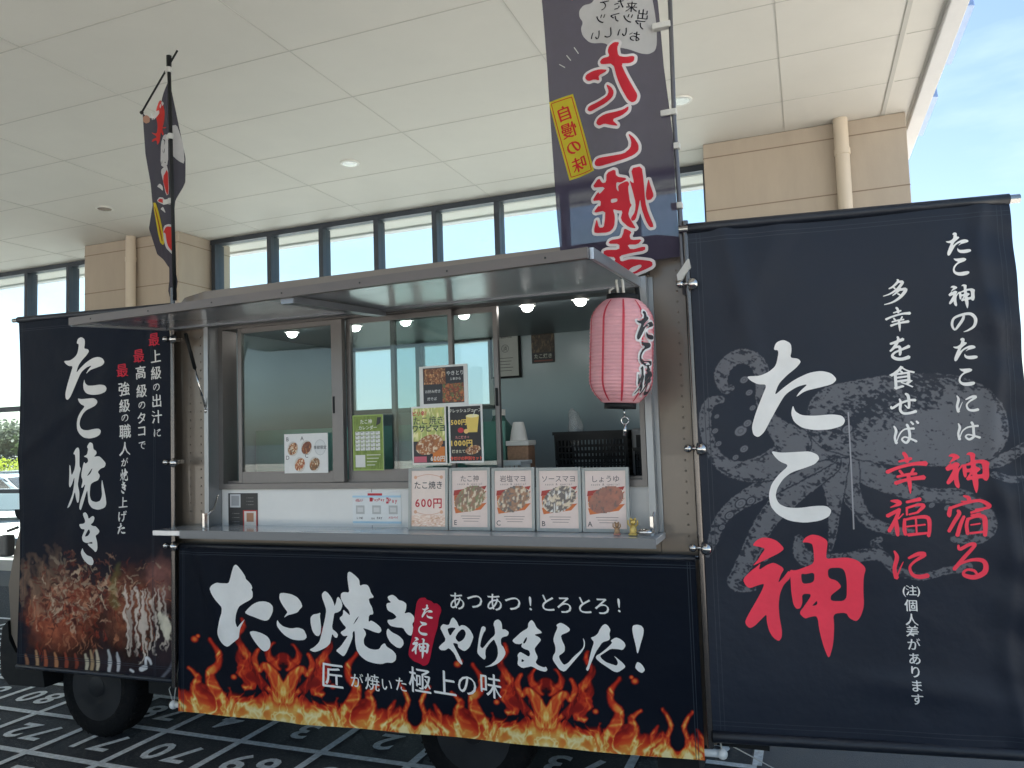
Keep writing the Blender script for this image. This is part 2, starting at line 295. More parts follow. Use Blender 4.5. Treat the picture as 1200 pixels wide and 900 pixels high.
# ------------------------------------------------------------------ printed sheets
class Sheet:
    """a printed sheet: points live in (u, v) metres on the plane through O with axes U, V; N faces the viewer"""
    def __init__(s, O, U, V, warp=None):
        s.O = np.array(O, float); s.U = np.array(U, float)/np.linalg.norm(U); s.V = np.array(V, float); s.V -= s.U*(s.V@s.U); s.V /= np.linalg.norm(s.V)
        s.N = np.cross(s.U, s.V); s.warp = warp; s.v = []; s.c = []; s.q = []; s.t = []; s.n = 0; s.layer = 0
    def at(s, x, y):
        d = ray(x, y); t = ((s.O-CAM)@s.N)/(d@s.N); p = CAM+d*t-s.O; return (p@s.U, p@s.V)
    def p3(s, u, v, h=0.0):
        u = np.asarray(u, float); v = np.asarray(v, float); hh = h + (s.warp(u, v) if s.warp else 0.0)
        hh = np.broadcast_to(hh, u.shape)
        return s.O + u[..., None]*s.U + v[..., None]*s.V + hh[..., None]*s.N
    def grid(s, fu, nu, nv, img):
        """fu(a, b) -> u, v for a, b in 0..1 arrays; img(x, y, u, v) -> colour in photo pixels"""
        a, b = np.meshgrid(np.linspace(0, 1, nu), np.linspace(0, 1, nv)); u, v = fu(a, b)
        p = s.p3(u, v); x, y = proj(p); c = img(x, y, u, v); k = s.n
        s.v.append(p.reshape(-1, 3)); s.c.append(np.broadcast_to(c, p.shape).reshape(-1, 3)); s.n += nu*nv
        i = np.arange(nu*nv).reshape(nv, nu)
        s.q.append(np.stack([i[:-1, :-1], i[:-1, 1:], i[1:, 1:], i[1:, :-1]], -1).reshape(-1, 4)+k)
    def tris(s, uv, fs, c, h):
        out_v, out_t = list(uv), []
        st = [tuple(f) for f in fs]
        while st:
            a, b, d = st.pop(); e = [(a, b, d), (b, d, a), (d, a, b)]
            m = max(e, key=lambda q: (out_v[q[0]][0]-out_v[q[1]][0])**2+(out_v[q[0]][1]-out_v[q[1]][1])**2)
            l2 = (out_v[m[0]][0]-out_v[m[1]][0])**2+(out_v[m[0]][1]-out_v[m[1]][1])**2
            if s.warp is not None and l2 > .018**2:
                out_v.append(((out_v[m[0]][0]+out_v[m[1]][0])/2, (out_v[m[0]][1]+out_v[m[1]][1])/2)); n = len(out_v)-1
                st += [(m[0], n, m[2]), (n, m[1], m[2])]
            else: out_t.append((a, b, d))
        if not out_t: return
        uvn = np.array(out_v); tn = np.array(out_t)
        ar = (uvn[tn[:, 1], 0]-uvn[tn[:, 0], 0])*(uvn[tn[:, 2], 1]-uvn[tn[:, 0], 1])-(uvn[tn[:, 1], 1]-uvn[tn[:, 0], 1])*(uvn[tn[:, 2], 0]-uvn[tn[:, 0], 0])
        tn[ar < 0] = tn[ar < 0][:, [0, 2, 1]]; tn = tn[np.abs(ar) > 1e-12]
        if not len(tn): return
        p = s.p3(uvn[:, 0], uvn[:, 1], h); s.v.append(p); s.c.append(np.broadcast_to(np.array(c, float), p.shape)); s.t.append(tn+s.n); s.n += len(p)
    def fill(s, loops, c, h=.0008):
        vl = [[Vector((x, y, 0)) for x, y in lp] for lp in loops]; fl = [q for lp in loops for q in lp]
        s.tris(fl, tessellate_polygon(vl), c, h)
    def px(s, loops, c, h=.0008, sm=1):
        s.fill([chaikin([s.at(x, y) for x, y in lp], sm) if sm else [s.at(x, y) for x, y in lp] for lp in loops], c, h)
    def grow(s, loop, r):
        """outline pushed outwards by r metres"""
        n = len(loop); A = sum(loop[i][0]*loop[(i+1) % n][1]-loop[(i+1) % n][0]*loop[i][1] for i in range(n)); sg = 1 if A > 0 else -1; o = []
        for i in range(n):
            p, q, t = np.array(loop[i-1]), np.array(loop[i]), np.array(loop[(i+1) % n])
            e1 = (q-p)/(np.linalg.norm(q-p)+1e-9); e2 = (t-q)/(np.linalg.norm(t-q)+1e-9)
            nn = sg*np.array([e1[1]+e2[1], -e1[0]-e2[0]]); nn /= np.linalg.norm(nn)+1e-9
            kk = min(1.5, 1/max(.4, abs(nn@np.array([sg*e1[1], -sg*e1[0]])))); o.append(tuple(q+nn*r*kk))
        return o
    def text(s, ch, x, y, size, c, h=.0008, bold=.012, mir=False, slant=.0, rise=0.0, rot=0.0, uv=None, sx=1.0, nib=0.0):
        """one character centred on photo pixel x, y (or uv), size in photo pixels (or metres with uv)"""
        if uv is None:
            u, v = s.at(x, y); u2, v2 = s.at(x, y-10); m = size*math.hypot(u2-u, v2-v)/10
        else: (u, v), m = uv, size
        ca, sa = math.cos(rot), math.sin(rot)
        def tf(p):
            a, b = p[0]*sx+slant*p[1], p[1]+rise*p[0]
            if mir: a = -a
            return (u+m*(a*ca-b*sa), v+m*(a*sa+b*ca))
        if ch in BRUSH and bold >= .0:
            for k, pl in enumerate(brush_unit(ch)):
                if pl[0] == 'q':
                    pts, fs = [], []
                    for lp in pl[1]:
                        b0 = len(pts); pts += [tf(p) for p in lp]; fs += [(b0, b0+i, b0+i+1) for i in range(1, len(lp)-1)]
                    s.tris(pts, fs, c, h+.00012*k)
                else: s.fill([[tf(p) for p in lp] for lp in pl], c, h+.00012*k)
            return
        if nib and size > 0:                       # a slanted pen: thin shapes swept along the nib
            gv, gf = glyph(ch, -.010); t = []
            for f in gf: t += [(f[0], f[i], f[i+1]) for i in range(1, len(f)-1)]
            for k in range(5):
                o_ = nib*(k-2)/2; s.tris([tf((p[0]+.82*o_, p[1]-.57*o_)) for p in gv], t, c, h+.00006*k)
            return
        gv, gf = glyph(ch, abs(bold)); t = []
        for f in gf: t += [(f[0], f[i], f[i+1]) for i in range(1, len(f)-1)]
        s.tris([tf(p) for p in gv], t, c, h)
    def rect(s, u0, u1, v0, v1, c, h=.0004): s.fill([[(u0, v0), (u1, v0), (u1, v1), (u0, v1)]], c, h)
    def ell(s, u, v, a, b, c, h=.0006, n=20): s.fill([[(u+a*math.cos(2*math.pi*k/n), v+b*math.sin(2*math.pi*k/n)) for k in range(n)]], c, h)
    def line(s, pts, r, c, h=.0008):
        for (x0, y0), (x1, y1) in zip(pts, pts[1:]):
            d = math.hypot(x1-x0, y1-y0)+1e-9; nx, ny = -(y1-y0)/d*r, (x1-x0)/d*r
            s.fill([[(x0+nx, y0+ny), (x0-nx, y0-ny), (x1-nx, y1-ny), (x1+nx, y1+ny)]], c, h)
    def mesh(s, name, m, parent=None, back=0.0):
        v = np.concatenate(s.v); c = np.concatenate(s.c); q = np.concatenate(s.q) if s.q else np.zeros((0, 4), int); t = np.concatenate(s.t) if s.t else np.zeros((0, 3), int)
        me = bpy.data.meshes.new(name); me.vertices.add(len(v)); me.vertices.foreach_set('co', v.astype(np.float32).ravel())
        lp = np.concatenate([q.ravel(), t.ravel()]); me.loops.add(len(lp)); me.loops.foreach_set('vertex_index', lp.astype(np.int32))
        n = len(q)+len(t); me.polygons.add(n); st = np.concatenate([np.arange(len(q))*4, len(q)*4+np.arange(len(t))*3]); me.polygons.foreach_set('loop_start', st.astype(np.int32))
        me.update(calc_edges=True); me.validate()
        at = me.attributes.new('Col', 'FLOAT_COLOR', 'POINT'); at.data.foreach_set('color', np.concatenate([c, np.ones((len(c), 1))], 1).astype(np.float32).ravel())
        me.polygons.foreach_set('use_smooth', [True]*len(me.polygons)); me.materials.append(m)
        return link(name, me, parent)

# ------------------------------------------------------------------ materials
shaded_asphalt = mat('shaded_asphalt', (.040, .043, .049), .88, var=.6, vscale=70, bump=.6, bscale=160, spec=.2)
asphalt = mat('asphalt', (.10, .103, .108), .85, var=.45, vscale=70, bump=.5, bscale=160)
road_paint = mat('road_paint', (.66, .69, .70), .6, var=.4, vscale=45, bump=.2, bscale=120)
soffit_m = mat('soffit_board', (.675, .655, .61), .6, var=.06, vscale=.7)
joint_m = mat('joint_shadow_gap', (.52, .51, .475), .9)
tile_m = mat('beige_cladding', (.42, .355, .285), .7, var=.07, vscale=3.5, bump=.08, bscale=120, stretch=(1.5, 1.5, .35))
tilej_m = mat('cladding_joint', (.24, .19, .14), .9)
fascia_m = mat('fascia_metal', (.60, .60, .60), .4, var=.04)
bluemetal_m = mat('blue_eave_metal', (.30, .42, .66), .35, .3)
frame_dark = mat('window_frame_dark', (.055, .065, .08), .45, .5, var=.1)
pipe_m = mat('drainpipe_paint', (.58, .50, .40), .45)
lamp_m = mat('downlight_rim', (.75, .74, .70), .4)
lampin_m = mat('downlight_reflector', (.35, .35, .34), .25, .6)
wglass = glass('window_glass', (.88, .95, .96), 1.35)
taupe = mat('taupe_truck_paint', (.165, .135, .108), .38, .25, var=.07, vscale=3, bump=.02, bscale=30, coat=.3)
alu = mat('aluminium', (.55, .56, .58), .32, .85, var=.08, vscale=6, stretch=(1, 1, 6))
alu_d = mat('sash_aluminium', (.17, .16, .155), .4, .55, var=.08)
chrome = mat('chrome', (.50, .49, .48), .18, 1.0)
white_p = mat('white_panel', (.72, .72, .71), .35, var=.05, vscale=4)
awn_m = mat('awning_underside', (.46, .48, .52), .2, .3, var=.04, vscale=2)
awnf_m = mat('awning_lip', (.13, .11, .10), .35, .35, var=.12, vscale=3)
inner_m = mat('interior_panel', (.36, .425, .46), .25, .15, var=.015, vscale=1)
ceil_m = mat('interior_ceiling', (.22, .27, .30), .4, var=.05)
black_pl = mat('black_plastic', (.008, .009, .010), .55, spec=.25, var=.2, vscale=12)
rubber = mat('tyre_rubber', (.006, .006, .0065), .9, spec=.15, var=.3, vscale=20, bump=.3, bscale=80)
steel_d = mat('dark_steel_wheel', (.026, .027, .03), .42, .5, var=.2)
tglass = glass('sash_glass', (.78, .85, .84), 1.62)
cglass = mat('cab_glass', (.02, .025, .03), .05, 0, spec=.8)
dome_m = mat('lit_lamp_dome', (.9, .9, .88), .3, emis=((1, .97, .9), 6.0))
print_m = mat('printed_paper', attr=True, rough=.45, var=.05, vscale=30)
vinyl_m = mat('printed_vinyl', attr=True, rough=.5, var=.10, vscale=5, bump=.38, bscale=6, spec=.30)
matte_m = mat('printed_matte_vinyl', attr=True, rough=.55, var=.10, vscale=5, bump=.3, bscale=6, spec=.11)
flag_m = mat('printed_polyester', attr=True, rough=.75, var=.06, vscale=20, bump=.2, bscale=14, spec=.25, transl=.34, trans=.10)
white_pl = mat('white_plastic', (.75, .75, .73), .4)
greywood = mat('grey_washed_wood', (.40, .41, .39), .6, var=.25, vscale=10, stretch=(1, 1, .15), bump=.15, bscale=30)
rope_m = mat('white_rope', (.6, .58, .53), .8)
ribbon_m = mat('white_ribbon', (.62, .61, .58), .7, transl=.2)
WHITE = (.80, .785, .765); NAVY = (.0025, .0055, .0135); RED = lin(212, 40, 62)

# ================================================================== SETTING
bm = NB(); S = 400
n = 40
LOW = -.72                                          # the car park behind lies lower than the canopy floor
prof_ = [(-S, 0), (10.2, 0), (14.2, LOW), (S, LOW)]
rows = [[bm.verts.new((x, y, z)) for x in (-S, S)] for y, z in prof_]
for a, c_ in zip(rows, rows[1:]): bm.faces.new((a[0], a[1], c_[1], c_[0]))
struct('ground', bm, asphalt)

conc = mat('sunny_concrete', (.46, .445, .41), .85, var=.12, vscale=3, bump=.2, bscale=90)
bm = NB()
for x0, x1, y0, y1 in ((-70, 60, 7.0, 10.1), (-70, 60, -40, -4.5), (3.2, 60, -4.5, 7.0)):
    bm.faces.new([bm.verts.new(p) for p in ((x0, y0, .004), (x1, y0, .004), (x1, y1, .004), (x0, y1, .004))])
bm.faces.new([bm.verts.new(p) for p in ((-70, 14.3, LOW+.004), (60, 14.3, LOW+.004), (60, 23.5, LOW+.004), (-70, 23.5, LOW+.004))])
struct('pavement', bm, conc)
# painted number grid
bm = NB(); bm.faces.new([bm.verts.new(p) for p in ((-9, .5, .004), (-.33, .5, .004), (-.33, 6.2, .004), (-9, 6.2, .004))]); struct('shaded_court', bm, shaded_asphalt)  # court sheet: shade around the truck put into a darker asphalt colour
bm = NB()
def strip(bm, x0, x1, y0, y1, z=.008):
    bm.faces.new([bm.verts.new(p) for p in ((x0, y0, z), (x1, y0, z), (x1, y1, z), (x0, y1, z))])
GX = [-3.335+.497*k for k in range(-9, 7)]; GX[-1] = -.30; GY = [2.845-.432*3+.432*k for k in range(0, 9)]
for x in GX:
    for j in range(len(GY)-1): strip(bm, x-.021, x+.021, GY[j]+.021, GY[j+1]-.021)
for y in GY: strip(bm, GX[0], GX[-1], y-.021, y+.021)
struct('painted_grid_lines', bm, road_paint)
bm = NB()
def ground_num(bm, txt, cx, cyy, size, adv=.62):
    for k, ch in enumerate(txt):
        gv, gf = glyph(ch, .022)
        ox = (k-(len(txt)-1)/2)*size*adv
        vs_ = [bm.verts.new((cx-(x*size+ox), cyy-y*size, .0085)) for x, y in gv]
        for f in gf:
            try: bm.faces.new([vs_[i] for i in f])
            except Exception: pass
for j in range(len(GY)-1):
    for i in range(len(GX)-1):
        cxx, cyy = (GX[i]+GX[i+1])/2, (GY[j]+GY[j+1])/2
        row = j-3; k = i-8                     # row 0, k 0 is the cell numbered 71
        if row == 0: s_ = str(71-k)
        elif row == 1: s_ = str(5-k) if 0 < k < 5 else str(78-k)
        elif row < 0: s_ = str(max(1, 61+k+row*9))
        else: s_ = str(90+k+row)
        ground_num(bm, s_, cxx, cyy-.01, .26)
struct('painted_numbers', bm, road_paint)
bm = NB()
for k in range(12):
    x = -40+k*2.6; strip(bm, x-.06, x+.06, 15.5, 20.5, LOW+.008)
strip(bm, -60, -2, 20.5, 20.62, LOW+.008)
struct('parking_lines', bm, road_paint)

# ------------------------------------------------------------------ building
ZC = 4.6; GLZ = 8.87
b = thing('building', (-3, 8.5, 0), 'pale canopy building with beige clad piers and a high row of windows behind the truck', 'building')
bm = NB(); box(bm, -30, 1.12, -3.2, 9.6, ZC, ZC+.28)
obj('soffit', bm, soffit_m, b)
bm = NB()
for y in [3.9-.9*k for k in range(1, 8)]+[3.9, 4.79, 5.68, 6.567, 7.48, 8.37, 9.25]: box(bm, -29, .85, y-.004, y+.004, ZC-.003, ZC+.002)
for x in [-.05-1.78*k for k in range(0, 16)]: box(bm, x-.002, x+.002, -3.1, GLZ-.05, ZC-.0045, ZC-.0005)
for y in (5.6, 6.585, 7.48): box(bm, .90, 1.10, y-.005, y+.005, ZC-.003, ZC+.002)
box(bm, .85, .885, -3.1, 8.25, ZC-.008, ZC-.001)
box(bm, 1.10, 1.125, -3.1, 9.6, ZC-.010, ZC-.001)
obj('joint', bm, joint_m, b)
bm = NB(); box(bm, 1.125, 1.26, -3.25, 9.75, ZC-.05, ZC+.62, bev=.01); box(bm, -30, 1.125, 9.6, 9.75, ZC-.03, ZC+.62, bev=.01); box(bm, -30, 1.125, -3.25, -3.202, ZC-.05, ZC+.6)
obj('fascia', bm, fascia_m, b)
bm = NB(); box(bm, -30, 1.1, -3.2, 9.6, ZC+.285, ZC+.5); obj('roof', bm, fascia_m, b)
for (y0, y1) in ((6.35, 7.35), (8.05, 9.1)):
    bm = NB()
    pts = [(1.262, y0, ZC+.02), (1.262, y1, ZC+.02), (1.262, y1-.1, ZC+.5), (1.262, y0+.25, ZC+.5)]
    a = [bm.verts.new(p) for p in pts]; c_ = [bm.verts.new((p[0]+.07, p[1]+.03, p[2]+.0)) for p in pts]
    bm.faces.new(a[::-1]); bm.faces.new(c_)
    for i in range(4): bm.faces.new((a[i], a[(i+1) % 4], c_[(i+1) % 4], c_[i]))
    obj('eave_bracket', bm, bluemetal_m, b)
def pier(x0, x1, y0, y1):
    bm = NB(); box(bm, x0, x1, y0, y1, 0, ZC-.003, bev=.008); p = obj('wall_pier', bm, tile_m, b)
    bm = NB()
    for z in (4.44, 3.865, 3.27, 2.68, 2.09, 1.5, .9, .3):
        box(bm, x0-.0015, x1+.0015, y0-.0015, y1+.0015, z-.006, z+.006)
    obj('joint', bm, tilej_m, p)
pier(-.885, 1.07, 8.26, 9.3); pier(-9.99, -8.17, 8.26, 9.3)
for x in (.475, -8.98):
    bm = NB(); tube(bm, [(x, 8.18, 0), (x, 8.18, ZC-.002)], .068, 20); lathe(bm, [(.076, -.03), (.076, .03)], (x, 8.18, 4.26), seg=20)
    obj('drainpipe', bm, pipe_m, b, smooth=True)
def glazing(x0, x1, xs, full):
    zb = .0 if full else 2.3
    bm = NB(); box(bm, x0, x1, GLZ, GLZ+.13, ZC-.075, ZC-.004)                       # head
    for x in xs: box(bm, x-.035, x+.035, GLZ-.02, GLZ+.17, .12, ZC-.075, bev=.003)
    box(bm, x0, x1, GLZ, GLZ+.12, 2.22, 2.30); box(bm, x0, x1, GLZ-.01, GLZ+.14, 0, .12)
    if full: box(bm, x0, x1, GLZ, GLZ+.12, .86, .93)
    obj('window_frame', bm, frame_dark, b)
    for a, c_ in zip(xs, xs[1:]):
        for z0, z1 in ((.12, 2.22), (2.30, ZC-.075)):
            bm = NB(); box(bm, a+.035, c_-.035, GLZ+.055, GLZ+.063, z0, z1); obj('pane', bm, wglass, b)
glazing(-8.16, -.89, [-8.09]+[-7.08+.885*k for k in range(0, 7)]+[-.93], False)
glazing(-20, -10.0, [-19.9, -19.0]+[-18.1+.99*k for k in range(0, 5)]+[-13.1, -12.05, -11.08, -10.04], True)
for x, y in ((-4.544, 7.06), (-8.18, 7.05), (-.93, 7.03), (-4.544, 3.45), (-.93, 3.43), (-8.18, 3.44)):
    bm = NB(); lathe(bm, [(.105, -.012), (.105, -.001)], (x, y, ZC), seg=28); lathe(bm, [(.078, -.0135), (.0801, -.0125)], (x, y, ZC), seg=28)
    l = obj('downlight', bm, lamp_m, b, smooth=True)
    bm = NB(); lathe(bm, [(.082, -.0145), (.05, -.0139), (.0, -.0137)], (x, y, ZC), seg=24); obj('reflector', bm, lampin_m, l, smooth=True)

# ================================================================== FOOD TRUCK
TY = 3.05
t = thing('food_truck', (-2.2, 3.8, 0), 'small taupe food truck with raised serving hatch, parked under the canopy', 'food truck')
XL, XR = -3.0, -.42; OX0, OX1, OZ0, OZ1 = -2.80, -.565, 1.115, 2.165; RF = 2.315; TB = 4.5
bm = NB()
box(bm, XL, OX0, TY, TY+.045, .34, RF-.03, bev=.004); box(bm, OX1, XR, TY, TY+.045, .34, RF-.03, bev=.004)
box(bm, OX0, OX1, TY, TY+.045, OZ1, RF-.03); box(bm, OX0, OX1, TY, TY+.045, .34, OZ0)
box(bm, XL, XL+.045, TY+.046, TB, .34, RF-.03); box(bm, XR-.045, XR, TY+.046, TB, .34, RF-.03)
for x in (XL+.055, XR-.035, OX0-.075):
    for k in range(44): ball(bm, (x, TY-.001, .42+k*.042), .0045, seg=6, sc=(1, .5, 1))
body = obj('body_panel', bm, taupe, t)
bm = NB()
WX0, WX1, WZ0, WZ1 = -2.88, -1.86, 1.75, 2.15
for x0, x1, z0, z1 in ((XL+.046, WX0, .34, RF-.03), (WX1, XR-.046, .34, RF-.03), (WX0, WX1, .34, WZ0), (WX0, WX1, WZ1, RF-.03)): box(bm, x0, x1, TB-.04, TB, z0, z1)
obj('rear_panel', bm, taupe, t)
bm = NB()
prism(bm, [(XL, RF-.029), (XR, RF-.029), (XR-.01, RF), (XR-.10, RF+.02), (XL+.16, RF+.02), (XL+.03, RF)], TY-.006, TB+.01)
obj('roof', bm, taupe, t)
bm = NB()
box(bm, OX0, OX1, TY-.012, TY-.002, RF-.095, RF-.045, bev=.003); box(bm, OX0, OX1, TY-.03, TY-.002, OZ1+.012, OZ1+.05, bev=.003)
obj('gutter', bm, alu_d, t)
bm = NB(); box(bm, XL+.05, XR-.05, TY+.05, TB-.05, .34, .40); obj('floor', bm, alu_d, t)
bm = NB()                                                    # lining of the kitchen
IY = TB-.055
for x0, x1, z0, z1 in ((XL+.06, WX0, .40, 2.2), (WX1, XR-.06, .40, 2.2), (WX0, WX1, .40, WZ0), (WX0, WX1, WZ1, 2.2)): box(bm, x0, x1, IY, IY+.012, z0, z1)
box(bm, XL+.047, XL+.059, TY+.05, IY+.012, .40, 2.2); box(bm, XR-.059, XR-.047, TY+.05, IY+.012, .40, 2.2)
obj('interior_wall', bm, inner_m, t)
bm = NB(); box(bm, XL+.06, XR-.06, TY+.12, IY-.001, 2.165, 2.18); obj('interior_ceiling', bm, ceil_m, t)
bm = NB()
for x in (-2.36,): box(bm, x-.02, x+.02, IY-.012, IY+.05, WZ0, WZ1)
box(bm, WX0-.03, WX1+.03, IY-.014, IY-.001, WZ0-.03, WZ0); box(bm, WX0-.03, WX1+.03, IY-.014, IY-.001, WZ1, WZ1+.03); box(bm, WX0-.03, WX0, IY-.014, IY-.001, WZ0, WZ1); box(bm, WX1, WX1+.03, IY-.014, IY-.001, WZ0, WZ1)
rw = obj('rear_window', bm, alu_d, t)
for x0, x1 in ((WX0, -2.38), (-2.34, WX1)):
    bm = NB(); box(bm, x0, x1, IY+.02, IY+.025, WZ0, WZ1); obj('pane', bm, frosted('frosted_glass'), rw)
for x, y in ((-.929, 3.314), (-1.193, 3.335), (-1.885, 3.416), (-2.61, 3.45), (-2.2, 3.44), (-1.54, 3.38)):
    bm = NB(); lathe(bm, [(.040, 0), (.040, -.014)], (x, y, 2.164), seg=20); cl = obj('ceiling_light', bm, white_pl, t)
    bm = NB(); lathe(bm, [(.028, -.0145), (.027, -.024), (.021, -.035), (.010, -.041), (0, -.042)], (x, y, 2.164), seg=20); obj('lamp_dome', bm, dome_m, cl, smooth=True)
# serving window: frame, three sashes
bm = NB(); FX0, FX1, FZ0, FZ1 = -2.775, -.61, 1.325, 2.16
box(bm, FX0, FX1, TY+.012, TY+.115, FZ0, FZ0+.028); box(bm, FX0, FX1, TY+.012, TY+.115, FZ1-.03, FZ1); box(bm, FX0, FX0+.03, TY+.012, TY+.115, FZ0+.028, FZ1-.03); box(bm, FX1-.02, FX1, TY+.012, TY+.115, FZ0+.028, FZ1-.03)
box(bm, FX0+.03, FX1-.02, TY+.044, TY+.048, FZ0+.028, FZ0+.04); box(bm, FX0+.03, FX1-.02, TY+.078, TY+.082, FZ0+.028, FZ0+.04)
obj('window_frame', bm, alu_d, t)
def sash(x0, x1, y, rail=.055, st=.022):
    bm = NB(); z0, z1 = FZ0+.03, FZ1-.031; d = .026
    box(bm, x0, x0+st, y, y+d, z0, z1, bev=.002); box(bm, x1-st, x1, y, y+d, z0, z1, bev=.002); box(bm, x0+st, x1-st, y+.002, y+d-.002, z0, z0+rail); box(bm, x0+st, x1-st, y+.002, y+d-.002, z1-.025, z1)
    s_ = obj('window_sash', bm, alu_d, t)
    bm = NB(); box(bm, x0+st, x1-st, y+.010, y+.014, z0+rail, z1-.025); obj('pane', bm, tglass, s_)
    bm = NB(); box(bm, x1-st*.75, x1-st*.25, y-.006, y-.0005, 1.68, 1.76, bev=.001); obj('handle', bm, black_pl, s_)
sash(-2.655, -2.075, TY+.018); sash(-2.035, -1.475, TY+.05); sash(-1.815, -1.268, TY+.084)
bm = NB(); box(bm, -2.098, -2.036, TY+.014, TY+.045, FZ0+.03, FZ1-.031, bev=.003); obj('sash_post', bm, alu_d, t)
bm = NB(); box(bm, OX0+.03, OX1-.03, TY+.03, TY+.055, OZ0+.03, FZ0-.002); obj('counter_panel', bm, white_p, t)
bm = NB(); box(bm, -1.9, -1.898, TY+.0285, TY+.0295, OZ0+.03, FZ0-.003); obj('panel_seam', bm, alu_d, t)
bm = NB()
box(bm, OX0+.002, OX0+.028, TY-.06, TY+.10, OZ0+.033, OZ1-.002); box(bm, OX0-.02, OX0+.0015, TY-.012, TY-.001, OZ0+.033, OZ1); obj('opening_flange', bm, mat('flange_aluminium', (.30, .31, .32), .4, .7, var=.12, vscale=5), t); bm = NB()
box(bm, OX1-.028, OX1-.002, TY-.06, TY+.10, OZ0+.033, OZ1-.002); box(bm, OX1-.0015, OX1+.016, TY-.012, TY-.001, OZ0+.033, OZ1)
obj('opening_flange', bm, mat('flange_aluminium', (.30, .31, .32), .4, .7, var=.12, vscale=5), t)
bm = NB(); box(bm, -2.985, OX1+.02, 2.845, TY+.029, 1.122, 1.147, bev=.003); cs_ = obj('counter_shelf', bm, mat('shelf_top', (.62, .63, .65), .14, .35, var=.05, vscale=3), t)
bm = NB(); box(bm, -2.81, OX1+.02, 2.838, 2.844, 1.112, 1.150, bev=.001); obj('shelf_lip', bm, mat('shelf_lip', (.15, .16, .175), .35, .5), cs_)
for x in (OX1-.01, OX0+.05):
    bm = NB(); prism(bm, [(x-.006, 1.149), (x+.006, 1.149), (x+.006, 1.22), (x-.006, 1.22)], 2.93, 2.95); tube(bm, [(x, 2.94, 1.20), (x, 3.0, 1.235), (x, 3.03, 1.30)], .004, 6); obj('shelf_stay', bm, chrome, t)
bm = NB(); ball(bm, (OX1-.03, 2.90, 1.165), .018, seg=12, sc=(1.6, 1, .8)); obj('shelf_catch', bm, chrome, t)
# raised hatch
AR, AL = np.array([-.60, 2.265, 2.118]), np.array([-3.02, 2.44, 2.132]); HR, HL = np.array([-.60, 3.03, 2.155]), np.array([-3.02, 3.03, 2.178])
aw = thing('tmp', (0, 0, 0), None, None); bpy.data.objects.remove(aw)
def slab(bm, q, th, mi=0):
    a = [bm.verts.new(p) for p in q]; c_ = [bm.verts.new(np.array(p)+np.array([0, 0, th])) for p in q]; f = bm.faces.new(a[::-1]); f.material_index = mi; f = bm.faces.new(c_); f.material_index = mi
    for i in range(4): f = bm.faces.new((a[i], a[(i+1) % 4], c_[(i+1) % 4], c_[i])); f.material_index = mi
bm = NB(); slab(bm, [p+np.array([0, 0, -.026]) for p in (AL, AR, HR, HL)], .012); aw = obj('awning', bm, awn_m, t)
bm = NB()
def lerp(a, b_, k): return a+(b_-a)*k
e = np.array([0, .022, 0]); dn = np.array([0, 0, -.034])
slab(bm, [AL+dn-e, AR+dn-e, AR+dn, AL+dn], .034); obj('awning_lip', bm, awnf_m, aw)
bm = NB(); ex = np.array([.014, 0, 0])
slab(bm, [AR+dn+[.001, 0, 0], AR+dn+ex, HR+dn+ex, HR+dn+[.001, 0, 0]], .036); obj('awning_edge', bm, alu, aw); bm = NB(); slab(bm, [AL+dn-ex, AL+dn-[.001, 0, 0], HL+dn-[.001, 0, 0], HL+dn-ex], .036)
obj('awning_edge', bm, alu, aw)
bm = NB()
for x in (-1.80,):
    k = (x-AL[0])/(AR[0]-AL[0]); a, c_ = lerp(AL, AR, k), lerp(HL, HR, k); o_ = np.array([.028, 0, 0]); d3 = np.array([0, 0, -.054])
    slab(bm, [a-o_+d3, a+o_+d3, c_+o_+d3, c_-o_+d3], .026)
d4 = np.array([0, 0, -.036]); slab(bm, [HL+d4-[0, .06, 0], HR+d4-[0, .06, 0], HR+d4, HL+d4], .012)
obj('awning_rib', bm, mat('awning_rib', (.22, .235, .26), .35, .5), aw)
for k in range(7):
    bm = NB(); p = lerp(AL, AR, .06+.147*k)-[0, .0235, .017]; ball(bm, p, .0035, seg=8, sc=(1, .5, 1)); obj('screw', bm, steel_d, aw)
for x, sg in ((OX0+.012, 1), (OX1-.012, -1)):
    bm = NB(); p0, p1 = Vector((x, TY-.055, 1.72)), Vector((x, 2.86, 2.095)); m_ = p0.lerp(p1, .55)
    tube(bm, [p0, m_], .0045, 8, 1); tube(bm, [m_, p1], .009, 10, 0); ball(bm, p0, .012, 1); box(bm, x-.012, x+.012, TY-.058, TY-.045, 1.69, 1.75, 1)
    obj('gas_strut', bm, [black_pl, chrome], t)
# posts that carry the side banners
def post(x, ks):
    bm = NB(); tube(bm, [(x, 2.985, .36), (x, 2.985, 2.36)], .012, 14); ps = obj('banner_post', bm, mat('dark_steel_post', (.13, .12, .115), .25, .9), t, smooth=True)
    for z in ks:
        bm = NB(); box(bm, x-.014, x+.014, 2.985, TY-.002, z-.012, z+.012, bev=.003); ball(bm, (x-.028, 2.965, z), .016, seg=12); ball(bm, (x+.022, 2.968, z-.003), .022, seg=12, sc=(1, 1, 1.1)); tube(bm, [(x-.04, 2.972, z), (x+.04, 2.972, z)], .006, 8)
        obj('clamp', bm, chrome, ps)
post(-.402, (2.11, 1.475, 1.10)); post(-2.992, (2.095, 1.47, 1.055))
bm = NB(); box(bm, -3.06, XL-.002, TY+.01, TY+.06, .5, RF-.05, bev=.004); obj('corner_trim', bm, taupe, t); bm = NB(); box(bm, XR+.002, XR+.03, TY+.01, TY+.055, .34, RF+.03, bev=.003); obj('corner_trim', bm, taupe, t)
